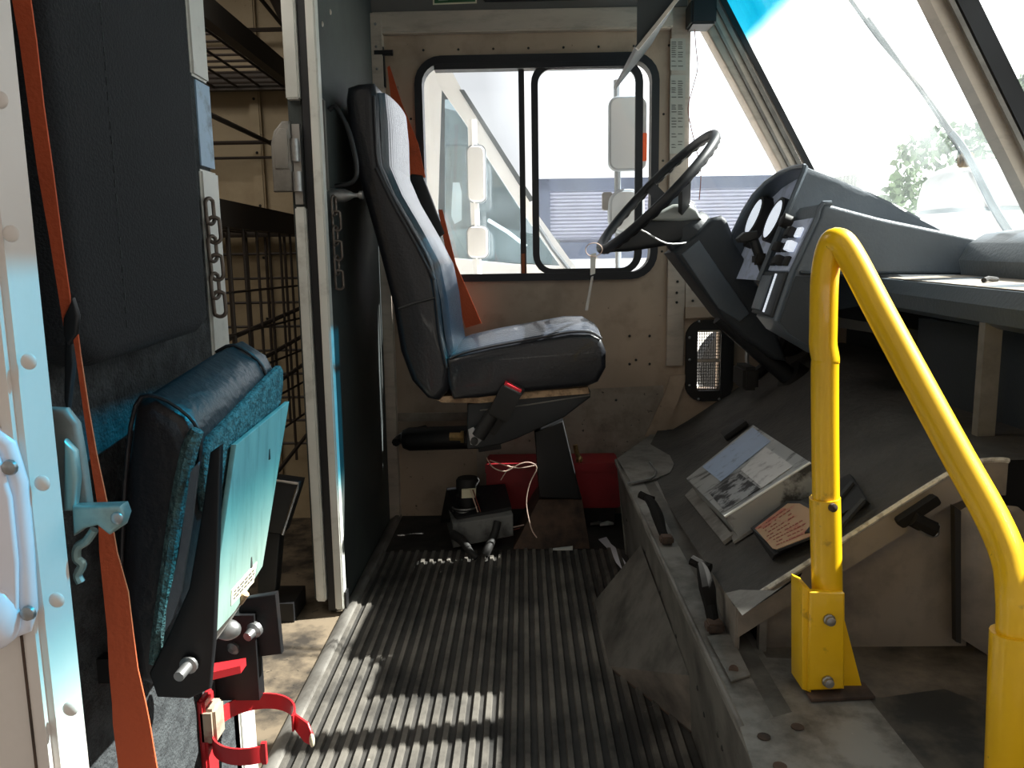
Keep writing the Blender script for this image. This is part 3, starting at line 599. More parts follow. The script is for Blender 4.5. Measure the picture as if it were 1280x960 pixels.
for tt, ys in ((.15,(1.535,1.57,1.61)),(.42,(1.54,1.58,1.615)),(.70,(1.54,1.575,1.61))):
    for yy in ys:
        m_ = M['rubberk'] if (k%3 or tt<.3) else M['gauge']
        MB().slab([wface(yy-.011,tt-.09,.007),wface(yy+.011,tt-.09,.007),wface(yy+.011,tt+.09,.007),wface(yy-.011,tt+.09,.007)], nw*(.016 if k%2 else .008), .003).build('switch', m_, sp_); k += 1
MB().lathe([(.014,0),(.014,.02),(.010,.022)], wface(1.628,.93,.006), nw, 14).build('knob', M['rubberk'], sp_)
lp0, lp1 = wn[0], wf0
el = lp1-lp0; nl = Vector((-el.z,0,el.x)).normalized()
def lface(y, t, out=0.0): return lp0+Vector((0,y-1.5,0))+el*t+nl*out
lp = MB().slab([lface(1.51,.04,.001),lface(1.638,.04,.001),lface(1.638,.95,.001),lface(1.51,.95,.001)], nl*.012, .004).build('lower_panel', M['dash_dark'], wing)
MB().slab([lface(1.57,.12,.013),lface(1.63,.12,.013),lface(1.63,.85,.013),lface(1.57,.85,.013)], nl*.005, .002).build('heater_plate', M['dash'], lp)
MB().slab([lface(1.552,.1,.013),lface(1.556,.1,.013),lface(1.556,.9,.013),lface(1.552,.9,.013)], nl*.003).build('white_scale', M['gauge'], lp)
# shelf right of the cluster
MB().slab([(.655,.46,.710),(.955,.46,.717),(.955,.46,.652),(.72,.46,.650),(.668,.46,.654),(.648,.46,.664),(.643,.46,.688)], (0,1.04,.025), .004).build('shelf', M['dash'], da)
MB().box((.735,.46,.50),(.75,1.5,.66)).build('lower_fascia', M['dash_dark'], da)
rl = MB(); rl.slab([(.795,1.485,.736),(.955,1.485,.742),(.955,1.485,.80),(.93,1.485,.815),(.87,1.485,.818),(.83,1.485,.812),(.803,1.485,.796),(.788,1.485,.766)], (0,-1.02,-.024), .014, 3).build('front_roll', M['dash'], da)
MB().slab([(.660,.462,.7115),(.868,.462,.7155),(.868,1.47,.7395),(.660,1.47,.7355)], (0,0,.001)).build('shelf_glare', M['rail'], da)  # pale sheet laid over the dark shelf to imitate sun glare
for y_ in (1.13,1.34): MB().slab([(.664,y_,.7122+(y_-.46)*.024),(.780,y_,.7146+(y_-.46)*.024),(.780,y_+.05,.7158+(y_-.46)*.024),(.664,y_+.05,.7134+(y_-.46)*.024)], (0,0,.0006)).build('shelf_stripe', M['dash'], da)  # dark strips breaking up the pale glare sheet
MB().slab([(.955,1.5,.735),(.955,2.38,.735),(.66,2.38,.74),(.60,2.0,.72),(.60,1.66,.66),(.955,1.5,.60)], (0,0,-.02)).build('under_tray', M['dash_dark'], da)
pc = MB().tube([(.70,1.235,.736),(.715,1.25,.738),(.735,1.262,.736)], .004, 8).build('pen_clip', M['rubberk']); tag(pc, 'small black clip lying on the sunlit dash shelf', 'clip')
ppst = struct(MB().box((.650,1.135,.505),(.675,1.15,.685)).build('trim_12', M['alu_dark']))
# ================================================================== ENGINE BOX
eb = thing('engine_box', 'sloping engine cover with worn black rubber top and metal sides', 'engine cover', (.6,1.6,.0))
YN = 1.0
rows = []
for k in range(13):
    y = YN+(W-.003-YN)*k/12
    xl = .272+.05*max(0,(y-1.0)/1.1)+(.07*max(0,(y-2.1)/.3))
    r = []
    for i in range(13):
        x = xl+(.955-xl)*i/12
        z = slz(x, y); z = min(z, .515+.02*(x-.6)); z = max(z, .262+.002*i)
        r.append(Vector((x,y,z)))
    rows.append(r)
b = MB(); b.grid(rows); b.build('rubber_cover', M['rubber'], eb, ang=60)
fl_px = [(925,775),(1000,708),(1040,690),(1090,662),(1130,640),(1190,602),(1232,572),(1300,525)]
tp = [Vector((x,YN,min(slz(x,YN),.515+.02*(x-.6)))) for x in (.276,.36,.45,.54,.57,.60,.612)]
MB().tube([p+Vector((0,-.004,random.uniform(-.002,.002))) for p in tp], .0035, 6, 3).build('frayed_edge', M['edge'], eb)
fp = [p+Vector((0,-.004,-.001)) for p in tp]+[p+Vector((0,-.004,-.045)) for p in tp[::-1]]
MB().slab(fp, (0,.008,0)).build('flange', M['panelside'], eb)
MB().slab([(.274,YN,.262),(.274,YN,slz(.274,YN)),(.29,YN+.22,slz(.29,YN+.22)),(.29,YN+.22,.262)], (.006,0,0)).build('flange_side', M['panelside'], eb)
MB().slab([slope(x_,y_,.002) for x_,y_ in ((907,742),(925,738),(968,739),(1000,722),(1003,716),(928,770))], (0,0,.001)).build('bare_corner', M['plate'], eb)
MB().slab([(.312,YN+.012,.255),(.312,YN+.012,slz(.312,YN)-.03),(.55,YN+.012,.485),(.585,YN+.012,.49),(.585,YN+.012,.255)], (0,.02,0)).build('side_panel', M['panelside'], eb)
MB().box((.58,YN+.06,.255),(.955,YN+.08,.51)).build('inner_panel', M['rubberk'], eb)
MB().box((.306,YN-.0,.255),(.316,YN+.012,.31)).build('panel_edge', M['alu_dark'], eb)
# riser and metal strip along its top
rz = struct(bpy.data.objects.new('trim_13', None)); COL.objects.link(rz); rz.location = (.26,1.2,0)
MB().slab([(.237,.44,.258),(.30,.44,.262),(.30,.44,0),(.268,.44,0)], (0,1.60,0), .002).build('riser', M['riser'], rz)
MB().slab([(.237,2.04,.26),(.385,2.398,.245),(.385,2.398,0),(.262,2.04,0)], (.02,-.01,0)).build('riser_corner', M['riser'], rz)
MB().slab([(.234,.44,.2605),(.234,2.04,.2605),(.385,2.397,.250),(.46,2.397,.250),(.34,2.1,.2605),(.31,1.4,.2605),(.31,.98,.2605),(.40,.97,.2605),(.40,.44,.2605)], (0,0,-.012)).build('top_strip', M['plate'], rz)
MB().tube([(.236,.44,.259),(.236,2.04,.259)], .004, 8).build('edge_bead', M['alu_dark'], rz)
b = MB()
for p in ((784,650),(810,690),(828,740),(847,795),(856,830),(874,860),(880,893),(900,918),(843,870),(905,935)):
    q = at(*p,'X',.2525); b.ball((q.x+ (q.z-.13)*-.12, q.y, q.z), .0042, (.5,1,1), n=5)
b.build('rivet', M['ink'], rz)
MB().slab([at(x_,y_,'Z',.263) for x_,y_ in ((925,912),(990,893),(1003,897),(1050,965),(960,990),(945,975))], (0,0,.003)).build('hole_plate', M['plate'], rz)
for p in ((955,921),(997,909),(975,958)): MB().cyl(at(*p,'Z',.2665), at(*p,'Z',.2665)+Vector((0,0,.0008)), .007, n=14).build('bolt_hole', M['rust'], rz)
MB().slab([at(x_,y_,'Z',.263) for x_,y_ in ((884,797),(912,792),(938,845),(914,853))], (0,0,.002)).build('small_plate', M['plate'], rz)
MB().cyl(at(917,837,'Z',.2655), at(917,837,'Z',.2665), .006, n=12).build('bolt_hole', M['rust'], rz)
pf = struct(MB().box((.30,.44,.20),(1.0,1.02,.258)).build('floor', M['platform']))
MB().slab([at(x_,y_,'Z',.2590) for x_,y_ in ((1052,880),(1180,862),(1290,905),(1290,990),(1130,990))], (0,0,.001)).build('worn_patch', mat('oil_patch',(40,38,36),.6,dirt=(80,74,66),dscale=9,lo=.45,hi=.6), pf)
# gusset plate at the foot of the riser
gu = thing('gusset_plate', 'folded grey sheet-metal gusset between the floor mat and the riser', 'metal plate', (.2,1.4,0))
P1, P2, P3, P4, P5 = Vector((.243,1.636,.175)), Vector((.151,1.734,.004)), Vector((.153,1.442,.004)), Vector((.268,1.222,.004)), Vector((.252,1.174,.130))
MB().poly([P1,P2,P3,P5]).build('top_face', M['riser'], gu, flat=True)
MB().poly([P3,P4,P5]).build('front_face', M['panelside'], gu, flat=True)
MB().tube([P2,P3,P4],.002,6).build('weld_edge', M['rust'], gu)
# rubber latches
def rlatch(label, pts, y):
    t = thing('rubber_latch', label, 'latch', pts[-1], 'black rubber hold-down latches of the engine cover')
    MB().tube(pts, [.006,.010,.012,.009,.008,.009][:len(pts)], 8, 3).build('strap', M['latch_rubber'], t)
    MB().box(pts[-1]-Vector((.012,.012,.004)), pts[-1]+Vector((.012,.012,.01)), .003).build('foot_bracket', M['rust'], t)
    MB().tube([pts[0]+Vector((-.012,.01,.004)),pts[0],pts[0]+Vector((.012,-.01,-.002))], .008, 8, 2).build('pull_grip', M['latch_rubber'], t)
rlatch('black rubber latch near the far end of the engine cover, by the silver box', [at(808,622,'Z',.30),at(815,630,'Z',.30),at(822,645,'Z',.29),at(827,662,'Z',.275),at(833,676,'Z',.268)], 0)
rlatch('black rubber latch at the near corner of the engine cover, above a rusty bolt', [at(876,706,'Z',.32),at(880,718,'Z',.32),at(884,735,'Z',.31),at(888,758,'Z',.285),at(893,785,'Z',.268)], 0)
t = thing('rubber_latch', 'black rubber latch lying across the flange behind the yellow handrail', 'latch', at(1165,670,'Y',.98), 'black rubber hold-down latches of the engine cover')
MB().bar(at(1122,655,'Y',.978), at(1172,622,'Y',.978), .012, .014, (0,1,0), .004).build('strap', M['latch_rubber'], t)
MB().tube(pxs([(1140,648),(1155,656),(1168,662)],'Y',.972), .010, 8, 3).build('pull_grip', M['latch_rubber'], t)
MB().tube(pxs([(1150,662),(1158,668),(1170,668),(1172,655)],'Y',.97), .003, 6, 3).build('wire_hook', M['steel'], t)
# corner plate at the far end of the strip
cpn = thing('corner_plate', 'bare metal corner plate with a raised lip at the far end of the riser', 'metal plate', at(810,590,'Z',.265))
MB().slab([at(x_,y_,'Z',.264) for x_,y_ in ((772,575),(812,556),(845,575),(838,592),(818,600),(790,606))], (0,0,.003)).build('plate', M['plate'], cpn)
MB().tube([at(x_,y_,'Z',.268) for x_,y_ in ((784,604),(812,599),(820,590),(812,578))], .003, 6, 3).build('raised_lip', M['steel'], cpn)
# silver box on the cover
n_s = Vector((-.67,.13,1)).normalized()
tb = thing('silver_box', 'scratched silver metal box with paper stickers strapped on the engine cover', 'box', slope(915,640))
h = .055; T = [slope(x_,y_,h) for x_,y_ in ((858,598),(941,531),(1013,578),(906,646))]
Bm = [p-n_s*(h*.80) for p in T]; Bm[0] = T[0]-n_s*h*.80; 
b = MB(); b.poly(T)
for i in range(4): b.poly([T[i],T[(i+1)%4],Bm[(i+1)%4],Bm[i]])
b.poly(Bm[::-1]); b.build('case', M['tray'], tb, flat=True)
def tq(u, v, up_=.0008): return T[0].lerp(T[1],u).lerp(T[3].lerp(T[2],u),v)+n_s*up_
MB().slab([tq(.22,.04),tq(.97,.05),tq(.95,.45),tq(.24,.50)], n_s*.0006).build('blue_sticker', mat('faded_blue_sticker',(150,165,190),.5,dirt=(90,90,95),dscale=30,lo=.55,hi=.7,dmax=.7), tb)
MB().slab([tq(.48,.55),tq(.86,.48),tq(.86,.93),tq(.48,.95)], n_s*.0008).build('white_sticker', mat('scuffed_white_sticker',(196,192,190),.6,dirt=(110,100,98),dscale=40,lo=.5,hi=.65,dmax=.6), tb)
MB().slab([tq(.06,.55),tq(.44,.55),tq(.46,.94),tq(.04,.94)], n_s*.0006).build('worn_patch', mat('scraped_black_patch',(150,150,150),.5,.3,dirt=(22,20,20),dscale=35,lo=.44,hi=.54), tb)
MB().tube([T[3],T[2]], .0022, 6).build('bright_edge', M['trimw'], tb)
Q = [slope(x_,y_,.004) for x_,y_ in ((858,622),(868,612),(918,672),(906,681))]
MB().slab(Q, n_s*.006).build('base_flange', M['plate'], tb)
Q = [slope(x_,y_,.004) for x_,y_ in ((915,668),(936,655),(945,662),(918,680))]
MB().slab(Q, n_s*.004).build('base_flange', M['plate'], tb)
MB().slab([slope(x_,y_,.006) for x_,y_ in ((904,545),(930,527),(936,531),(908,551))], n_s*.012, .002).build('hinge', M['rubberk'], tb)
# black pedal-like panel with a paper label
bp = thing('black_cover_plate', 'black raised plate with a brown printed label, right of the silver box', 'cover plate', slope(970,680))
Q = [slope(x_,y_,.003) for x_,y_ in ((938,660),(1068,598),(1088,630),(965,700))]
Q2 = [slope(x_,y_,.02) for x_,y_ in ((938,660),(1062,592),(1082,624),(968,694))]
b = MB(); b.poly(Q2)
for i in range(4): b.poly([Q2[i],Q2[(i+1)%4],Q[(i+1)%4],Q[i]])
b.build('base', M['rubberk'], bp, flat=True)
lq = [slope(x_,y_,.0245) for x_,y_ in ((944,661),(985,630),(1000,630),(1040,652),(1020,668),(971,687),(966,686))]
MB().slab([slope(x_,y_,.021) for x_,y_ in ((940,662),(984,628),(1004,628),(1048,652),(1024,670),(972,690))], n_s*.003).build('raised_rim', M['blackp'], bp)
MB().slab(lq, n_s*.001).build('brown_label', M['label'], bp)
def lqq(u, v): return (lq[0].lerp(lq[1],u)).lerp(lq[5].lerp(lq[4],u), v)+n_s*.0016
b = MB()
for i in range(9):
    v = .08+.10*i; u_ = random.uniform(.05,.15)
    while u_ < .9:
        w_ = random.uniform(.03,.10)
        if random.random() < .75: b.slab([lqq(u_,v),lqq(u_+w_,v),lqq(u_+w_,v+.025),lqq(u_,v+.025)], n_s*.0003)
        u_ += w_+.03
b.build('print_line', mat('faded_red_print',(158,92,80),.8), bp)
for k_ in range(2): MB().tube([slope(1010+20*k_,668+12*k_,.024),slope(1064+14*k_,604+22*k_,.024)], .005, 8).build('ridge', M['rubberk'], bp)
# vent in the wall
va = thing('air_vent', 'black oval-cornered vent with wire mesh low on the wall below the steering column', 'vent', at(885,500,'Y',W-.02))
q0, q1 = at(857,400,'Y',W), at(914,500,'Y',W)
MB().ring(rrect(q0.x,q1.x,q1.z,q0.z,.05,W-.018), rrect(q0.x+.032,q1.x-.038,q1.z+.032,q0.z-.03,.008,W-.018), (0,.016,0)).build('vent_frame', M['rubberk'], va)
i0, i1, z0, z1 = q0.x+.034, q1.x-.040, q1.z+.034, q0.z-.032
b = MB()
for k in range(11): x_ = i0+(i1-i0)*k/10; b.box((x_-.0009,W-.012,z0),(x_+.0009,W-.010,z1))
for k in range(20): z_ = z0+(z1-z0)*k/19; b.box((i0,W-.0125,z_-.0009),(i1,W-.0105,z_+.0009))
b.build('wire_mesh', M['ink'], va)
MB().box((i0,W-.015,(z0+z1)/2-.004),(i1,W-.009,(z0+z1)/2+.004)).build('cross_bar', M['rail'], va)
MB().box((i0,W-.016,z1-.004),(i1,W-.009,z1+.003)).build('cross_bar', M['rail'], va)
MB().box((i1,W-.026,q1.z+.015),(i1+.032,W-.018,q0.z-.012),.003).build('flap', M['blackp'], va)
for p in ((862,422),(862,450),(862,482),(910,420),(911,452),(911,481),(874,402),(873,499),(899,499)): MB().ball(at(*p,'Y',W-.02), .0045, n=5).build('screw', M['steel'], va)
# dark pedals and hose clutter below the column
pdl = thing('brake_pedal', 'dark pedal arm and linkage in the shadow under the dashboard', 'pedal', (.70,2.05,.40))
MB().tube([(.70,2.1,.62),(.66,2.1,.52),(.60,2.08,.47)], .016, 8, 3).build('pedal_arm', M['black'], pdl)
MB().box((.56,2.03,.44),(.60,2.14,.50),.008).build('pedal_pad', M['rubberk'], pdl)
MB().tube(pxs([(935,430),(934,455),(950,475),(952,495)],'Y',2.3), .006, 8, 3).build('linkage', M['steel'], pdl)
MB().ball((.72,2.2,.56), .06, (1,1,.9), 8).build('booster', M['rubberk'], pdl)
# things under the right of the shelf
bx = thing('metal_cabinet', 'grey beige sheet-metal box at the right edge behind the yellow rail', 'box', at(1230,840,'Y',.97))
MB().slab(pxs([(1194,640),(1213,628),(1300,700),(1300,862),(1194,795)],'Y',.985), (.05,-.02,0), .003).build('box_side', M['panelside'], bx)
MB().slab(pxs([(1188,630),(1196,636),(1196,800),(1190,798)],'Y',.975), (0,-.01,0)).build('edge_gasket', M['rubberk'], bx)
hb = MB().tube([(.80,1.3,.50),(.83,1.2,.53),(.86,1.1,.52)], .035, 12, 3).build('rubber_hose', M['rubberk']); tag(hb, 'dark round rubber hose in shadow under the dash shelf at right', 'hose')
# ================================================================== YELLOW HANDRAIL
hrl = thing('handrail', 'bright yellow tubular grab rail bolted to the step floor', 'handrail', (.37,.9,.26))
yb = .905
tp0 = at(1034,735,'Y',yb); kk = at(1031,462,'Y',yb); k2 = at(1029,440,'Y',yb); k3 = at(1030,415,'Y',yb); apx = at(1046,303,'Y',yb)
rp = lambda px, py, y: at(px, py, 'Y', y)
path = [tp0, rp(1031.5,560,yb), kk, rp(1032,450,yb), rp(1029,432,yb), rp(1029,412,yb), rp(1031,345,yb), rp(1038,310,yb-.004), rp(1047,302,yb-.012), rp(1062,318,yb-.022), rp(1100,390,yb-.055), rp(1150,483,yb-.10), rp(1200,575,yb-.145), rp(1240,647,yb-.18), rp(1262,700,yb-.205), rp(1268,745,yb-.22), rp(1268,800,yb-.222), rp(1262,1010,yb-.222)]
MB().tube(path, .0152, 18, 5).build('bent_tube', M['yellow'], hrl)
MB().tube([rp(1031,622,yb), rp(1034,740,yb)], .0175, 18).build('sleeve', M['yellow'], hrl)
b = MB(); b.lathe([(.005,0),(.005,.004),(.002,.005)], rp(1040,634,yb-.0175), (.2,-1,0), 10); b.build('pin', M['rust'], hrl)
MB().tube([rp(1266,790,yb-.222), rp(1255,1060,yb-.222)], .0185, 18).build('sleeve', M['yellow'], hrl)
bz = .262
fb = MB().slab([rp(1003,733,yb-.02),rp(1014,738,yb-.02),rp(1014,866,yb-.02),rp(1003,862,yb-.02)], (0,.04,0), .001)
fb.slab([rp(1012,740,yb-.024),rp(1056,742,yb-.024),rp(1056,862,yb-.024),rp(1010,864,yb-.024)], (0,.012,0), .003)
fb.slab([rp(1012,740,yb+.012),rp(1056,742,yb+.012),rp(1056,862,yb+.012),rp(1010,864,yb+.012)], (0,.006,0), .001)
brk = fb.build('bracket', M['yellow'], hrl)
MB().slab([rp(1056,776,yb-.006),rp(1078,861,yb-.006),rp(1050,862,yb-.006),rp(1050,776,yb-.006)], (0,.006,0)).build('gusset', M['yellow'], hrl)
MB().slab([at(x_,y_,'Z',bz) for x_,y_ in ((1003,862),(1014,878),(1094,874),(1080,856),(1030,848))], (0,0,.004), .001).build('base_plate', M['rust'], hrl)
for p in ((1036,774),(1034,851)): MB().lathe([(.0068,0),(.0068,.003),(.0055,.004),(.0055,.008),(.002,.009)], rp(*p,yb-.025), (0,-1,0), 10).build('bolt', M['steel'], brk)
q = rp(1255,955,yb-.222)
MB().slab([(q.x-.05,q.y-.03,.262),(q.x+.05,q.y-.03,.262),(q.x+.05,q.y+.04,.262),(q.x-.05,q.y+.04,.262)], (0,0,.006)).build('base_plate', M['yellow'], hrl)
# ================================================================== JUMP SEAT (left)
bpd = thing('seat_back_pad', 'large flat black padded seat back fixed to the near bulkhead', 'seat pad', (-.39,.8,.70))
MB().slab([(PX,.645,.712),(PX,.685,.690),(PX,.90,.700),(PX,.926,.712),(PX,.935,1.5),(PX,.645,1.5)], (.055,0,0), .016, 3).build('pad', M['pad'], bpd)
b = MB()
for k in range(60): z_ = .72+.0125*k; b.box((-.3631,.726+.0001*k,z_),(-.3622,.7272+.0001*k,z_+.007))
b.build('stitching', M['felt'], bpd)
js = thing('folding_seat', 'folded-up jump seat with dark vinyl cushion and carpeted underside', 'seat', (-.36,.82,.30))
prof = [(-.392,.375),(-.372,.365),(-.345,.38),(-.334,.42),(-.322,.50),(-.312,.585),(-.309,.612),(-.318,.632),(-.345,.650),(-.366,.642),(-.382,.57),(-.396,.46)]
def tl_(p): return Vector((p[0]+.010, p[1], p[2]+.008+(p[1]-.705)*.12))
cvm = MB().slab([(x,.705,z) for x, z in prof], (0,.255,0), .022, 4)
for v in cvm.bm.verts: v.co = tl_(v.co)
cv = cvm.build('cushion', M['vinyl_brown'], js, ang=55)
MB().tube([tl_((x*1.0+.002,.712,z-.001)) for x, z in prof[5:12]], .0022, 8, 3).build('piping', M['vinyl_brown'], cv)
MB().tube([tl_((x,.915,z+.001)) for x, z in prof[5:10]], .002, 8, 3).build('piping', M['vinyl_brown'], cv)
u_x = lambda z: -.309-.10*(.63-z)
def bq(y, z, o=0): return Vector((u_x(z)+o+.010, y, z+.010+(y-.705)*.10))
MB().slab([bq(.715,.592),bq(.73,.604),bq(.945,.622),bq(.955,.614),bq(.957,.595),bq(.95,.575),bq(.75,.53),bq(.722,.535),bq(.712,.565)], (.010,0,0), .003).build('carpet_backing', M['carpet'], js)
MB().tube(pxs([(247,538),(237,562),(222,632),(208,722),(197,795),(194,828)],'Y',.700), [.006,.008,.0075,.0065,.006,.006], 8, 4).build('carpet_edge', M['carpet'], js)
pw = pxs([(277,556),(345,502),(330,708),(297,765),(264,802)],'X',-.300)
for p in pw: p.x = u_x(p.z)+.021
bd = MB().slab(pw, (.006,0,0), .001).build('seat_board', M['plywood'], js)
lb_ = pxs([(283,738),(315,702),(313,728),(284,757)],'X',-.305)
for p in lb_: p.x = u_x(p.z)+.0272
lab = MB().slab(lb_, (.0006,0,0)).build('paper_label', M['paper'], bd)
def ql(u, v): return lb_[0].lerp(lb_[1],u).lerp(lb_[3].lerp(lb_[2],u),v)+Vector((.001,0,0))
b = MB()
for v in (.2,.42,.64):
    u_ = .08
    while u_ < .9:
        w_ = random.uniform(.05,.14); b.slab([ql(u_,v),ql(u_+w_,v),ql(u_+w_,v+.1),ql(u_,v+.1)], (.0003,0,0)); u_ += w_+.05
b.build('print_line', M['ink'], lab)
for p in ((313,568),(302,703)):
    q = at(*p,'X',-.31); MB().box((u_x(q.z)+.026,q.y-.002,q.z-.006),(u_x(q.z)+.0276,q.y+.002,q.z+.006)).build('slot', M['ink'], bd)
MB().slab(pxs([(262,566),(276,556),(272,700),(268,800),(262,862),(236,874),(196,872),(186,842),(212,790),(236,735),(252,640)],'Y',.692), (0,.008,0), .002).build('hinge_arm', M['black'], js)
MB().slab(pxs([(238,590),(248,578),(240,650),(226,740),(215,775),(206,790),(208,760),(224,690)],'Y',.690), (0,.004,0)).build('hinge_strip', M['dash'], js)
MB().lathe([(.0085,0),(.0085,.003),(.005,.004),(.005,.018),(.0048,.02)], at(237,830,'Y',.690), (-.1,-1,-.1), 14).build('pivot_bolt', M['steel'], js)
MB().slab(pxs([(298,750),(345,742),(352,818),(320,822),(300,820)],'Y',1.0), (0,.012,0), .002).build('far_bracket', M['black'], js)
MB().box((PX,.99,.20),(-.36,1.012,.32)).build('far_mount', M['black'], js)
MB().lathe([(.011,0),(.011,.006),(.007,.01),(.006,.02)], at(320,785,'Y',.995), (-.3,-1,-.2), 14).build('pivot_bolt', M['steel'], js)
MB().lathe([(.009,0),(.009,.006),(.004,.01)], at(294,808,'Y',.995), (-.3,-1,-.2), 14).build('pivot_bolt', M['steel'], js)
MB().tube(pxs([(263,802),(285,772),(303,745)],'Y',.80), .0042, 8).build('hinge_rod', M['trimw'], js)
MB().cyl(at(298,752,'Y',.80), at(306,741,'Y',.80), .0055, n=10).build('rod_sleeve', M['tan'], js)
MB().ball(at(284,787,'Y',.83), .013, (1.2,.8,.9), 8).build('latch_cap', M['steel'], js)
MB().box((PX,.72,.375),(-.392,.735,.40)).build('near_mount', M['black'], js)
# its orange belt
ob = thing('seat_belt', 'wide orange seat belt hanging down the near bulkhead beside the jump seat', 'seat belt', at(170,960,'Y',.55), 'orange seat belts')
def pr2(L, ys): return [(at(a,y,'Y',v),at(c,y,'Y',v)) for (a,c,y),v in zip(L, ys)]
U = [(15,38,0),(24,45,50),(35,54,130),(47,66,215),(62,77,300),(73,87,369),(80,89,413)]
MB().ribbon([((-.35,.47,1.5),(-.33,.47,1.5)),((-.36,.53,1.2),(-.345,.53,1.2))]+pr2(U,[.60]*7), .0015).build('upper_strap', M['orange'], ob)
U = [(90,97,415),(94,100,440),(104,111,513),(112,121,570),(121,133,626),(124,142,668)]
MB().ribbon(pr2(U,[.60,.60,.60,.59,.585,.58]), .0015).build('thin_strap', M['orange'], ob)
U = [(123,140,655),(124,146,690),(129,160,740),(134,166,790),(136,172,836),(140,182,880),(141,187,905),(148,196,960),(150,199,990)]
MB().ribbon(pr2(U,[.578,.575,.57,.568,.565,.562,.56,.555,.55])+[((-.33,.55,.002),(-.29,.55,.002))], .0015).build('lap_strap', M['orange'], ob)
MB().slab(pxs([(78,398),(90,372),(97,395),(95,418),(84,432),(78,420)],'Y',.597), (0,.006,0), .002).build('guide_loop', M['blackp'], ob)
MB().slab(pxs([(80,425),(90,430),(92,455),(84,520),(79,500)],'Y',.605), (0,.006,0), .002).build('cover_flap', M['blackp'], ob)
# red extinguisher bracket
eb2 = thing('extinguisher_bracket', 'empty red fire extinguisher bracket with open strap low on the near bulkhead', 'bracket', (-.38,.945,.10))
bc = Vector((-.356,.955,.182))
MB().box((PX,.928,.12),(PX+.010,.962,.235),.003).build('backplate', M['redb'], eb2)
MB().box((PX,.928,.175),(PX+.022,.962,.222),.004).build('clip_block', mat('worn_bare_bracket',(176,160,140),.6,.2,dirt=(120,40,40),dscale=20), eb2)
def strap(z, a0, a1, r, hgt, nm, n=26):
    b = MB(); rows = []
    for k in range(n+1):
        t = math.radians(a0+(a1-a0)*k/n); d = Vector((math.cos(t), math.sin(t), 0)); c = Vector((bc.x,bc.y,z))
        rows.append((c+d*r+Vector((0,0,-hgt/2)), c+d*r+Vector((0,0,hgt/2)), c+d*(r+.0025)+Vector((0,0,hgt/2)), c+d*(r+.0025)+Vector((0,0,-hgt/2))))
    V = [[b.bm.verts.new(p) for p in r_] for r_ in rows]
    for A_, B_ in zip(V, V[1:]):
        for k in range(4): b.bm.faces.new((A_[k],A_[(k+1)%4],B_[(k+1)%4],B_[k]))
    b.bm.faces.new(V[0][::-1]); b.bm.faces.new(V[-1])
    return b.build(nm, M['redb'], eb2, ang=30)
strap(.190, 170, -5, .050, .022, 'strap')
strap(.175, 185, 300, .050, .022, 'strap')
q = bc+Vector((.05,0,.007)); ck = MB().slab([q+Vector(v) for v in ((0,.004,.010),(.022,-.012,.006),(.03,-.02,-.006),(.03,-.022,-.02),(.018,-.016,-.018),(0,.0,-.008))], (.002,.003,0), .001).build('clasp', M['redb'], eb2)
MB().ball(q+Vector((.030,-.021,-.012)), .006, (.6,.6,1.6), 6).build('pull_tab', M['paper'], ck)
q = bc+Vector((.05*math.cos(math.radians(300)),.05*math.sin(math.radians(300)),-.007)); MB().box(q-Vector((.002,.003,.014)), q+Vector((.004,.003,.014))).build('hook', M['redb'], eb2)
MB().slab([(PX+.002,.92,.262),(PX+.055,.94,.266),(PX+.055,.96,.266),(PX+.002,.95,.262)], (0,0,.010)).build('top_hook', M['redb'], eb2)
# short black post and dark unit visible in the doorway
fs = thing('stool', 'dark folded stool with bright metal rim standing in the cargo doorway', 'stool', (-.52,1.66,0))
MB().slab(pxs([(322,597),(374,604),(372,612),(354,668),(322,664)],'Y',1.66), (0,.05,0), .003).build('seat_shell', M['blackp'], fs)
MB().tube(pxs([(322,597),(373,604),(371,612),(353,668)],'Y',1.658), .004, 8).build('bright_rim', M['chrome'], fs)
MB().slab(pxs([(322,664),(350,667),(344,742),(322,742)],'Y',1.68), (0,.04,0), .003).build('leg_box', M['blackp'], fs)
MB().box((-.60,1.66,-.003),(-.515,1.76,.04)).build('foot', M['black'], fs)
bo = struct(MB().box((PX-.028,1.045,.0),(PX-.0,1.075,.26)).build('trim_14', M['black']))
# ================================================================== CARGO BAY
cw = struct(MB().box((-3.2,W,-.03),(-.455,W+.03,1.7)).build('wall_far', M['cargo']))
b = MB()
for x_ in (-.93,-.765,-.625,-.58): b.box((x_-.016,W-.02,0),(x_+.016,W-.0005,1.66),.004)
b.build('wall_rib', M['cargo'], cw)
b = MB()
for x_ in (-.93,-.765,-.625):
    for z_ in (.62,.80,.95,1.10,1.25,1.38): b.ball((x_,W-.021,z_),.004,n=5)
b.build('rivet', M['ink'], cw)
cw2 = struct(MB().box((-3.24,.0,-.03),(-3.2,2.5,1.72)).build('wall_rear', M['cargo']))
cw3 = struct(MB().box((-3.2,.40,-.03),(-.76,.44,1.72)).build('wall_near', M['cargo']))
rk = thing('storage_rack', 'dark steel shelving rack with wire mesh along the cargo wall', 'rack', (-.80,2.0,0))
RX0, RX1, RY0, RY1 = -1.9, -.63, 1.50, 2.32
for (x_, y_) in ((RX1,RY1),(RX1,RY0),(RX0,RY1),(RX0,RY0)):
    MB().tube([(x_,y_,-.003),(x_,y_,1.32),(x_-.004,y_-.01,1.42),(x_-.03,y_-.05,1.50),(x_-.05,y_-.12,1.54)], .018, 10, 3).build('post', M['rackm'], rk)
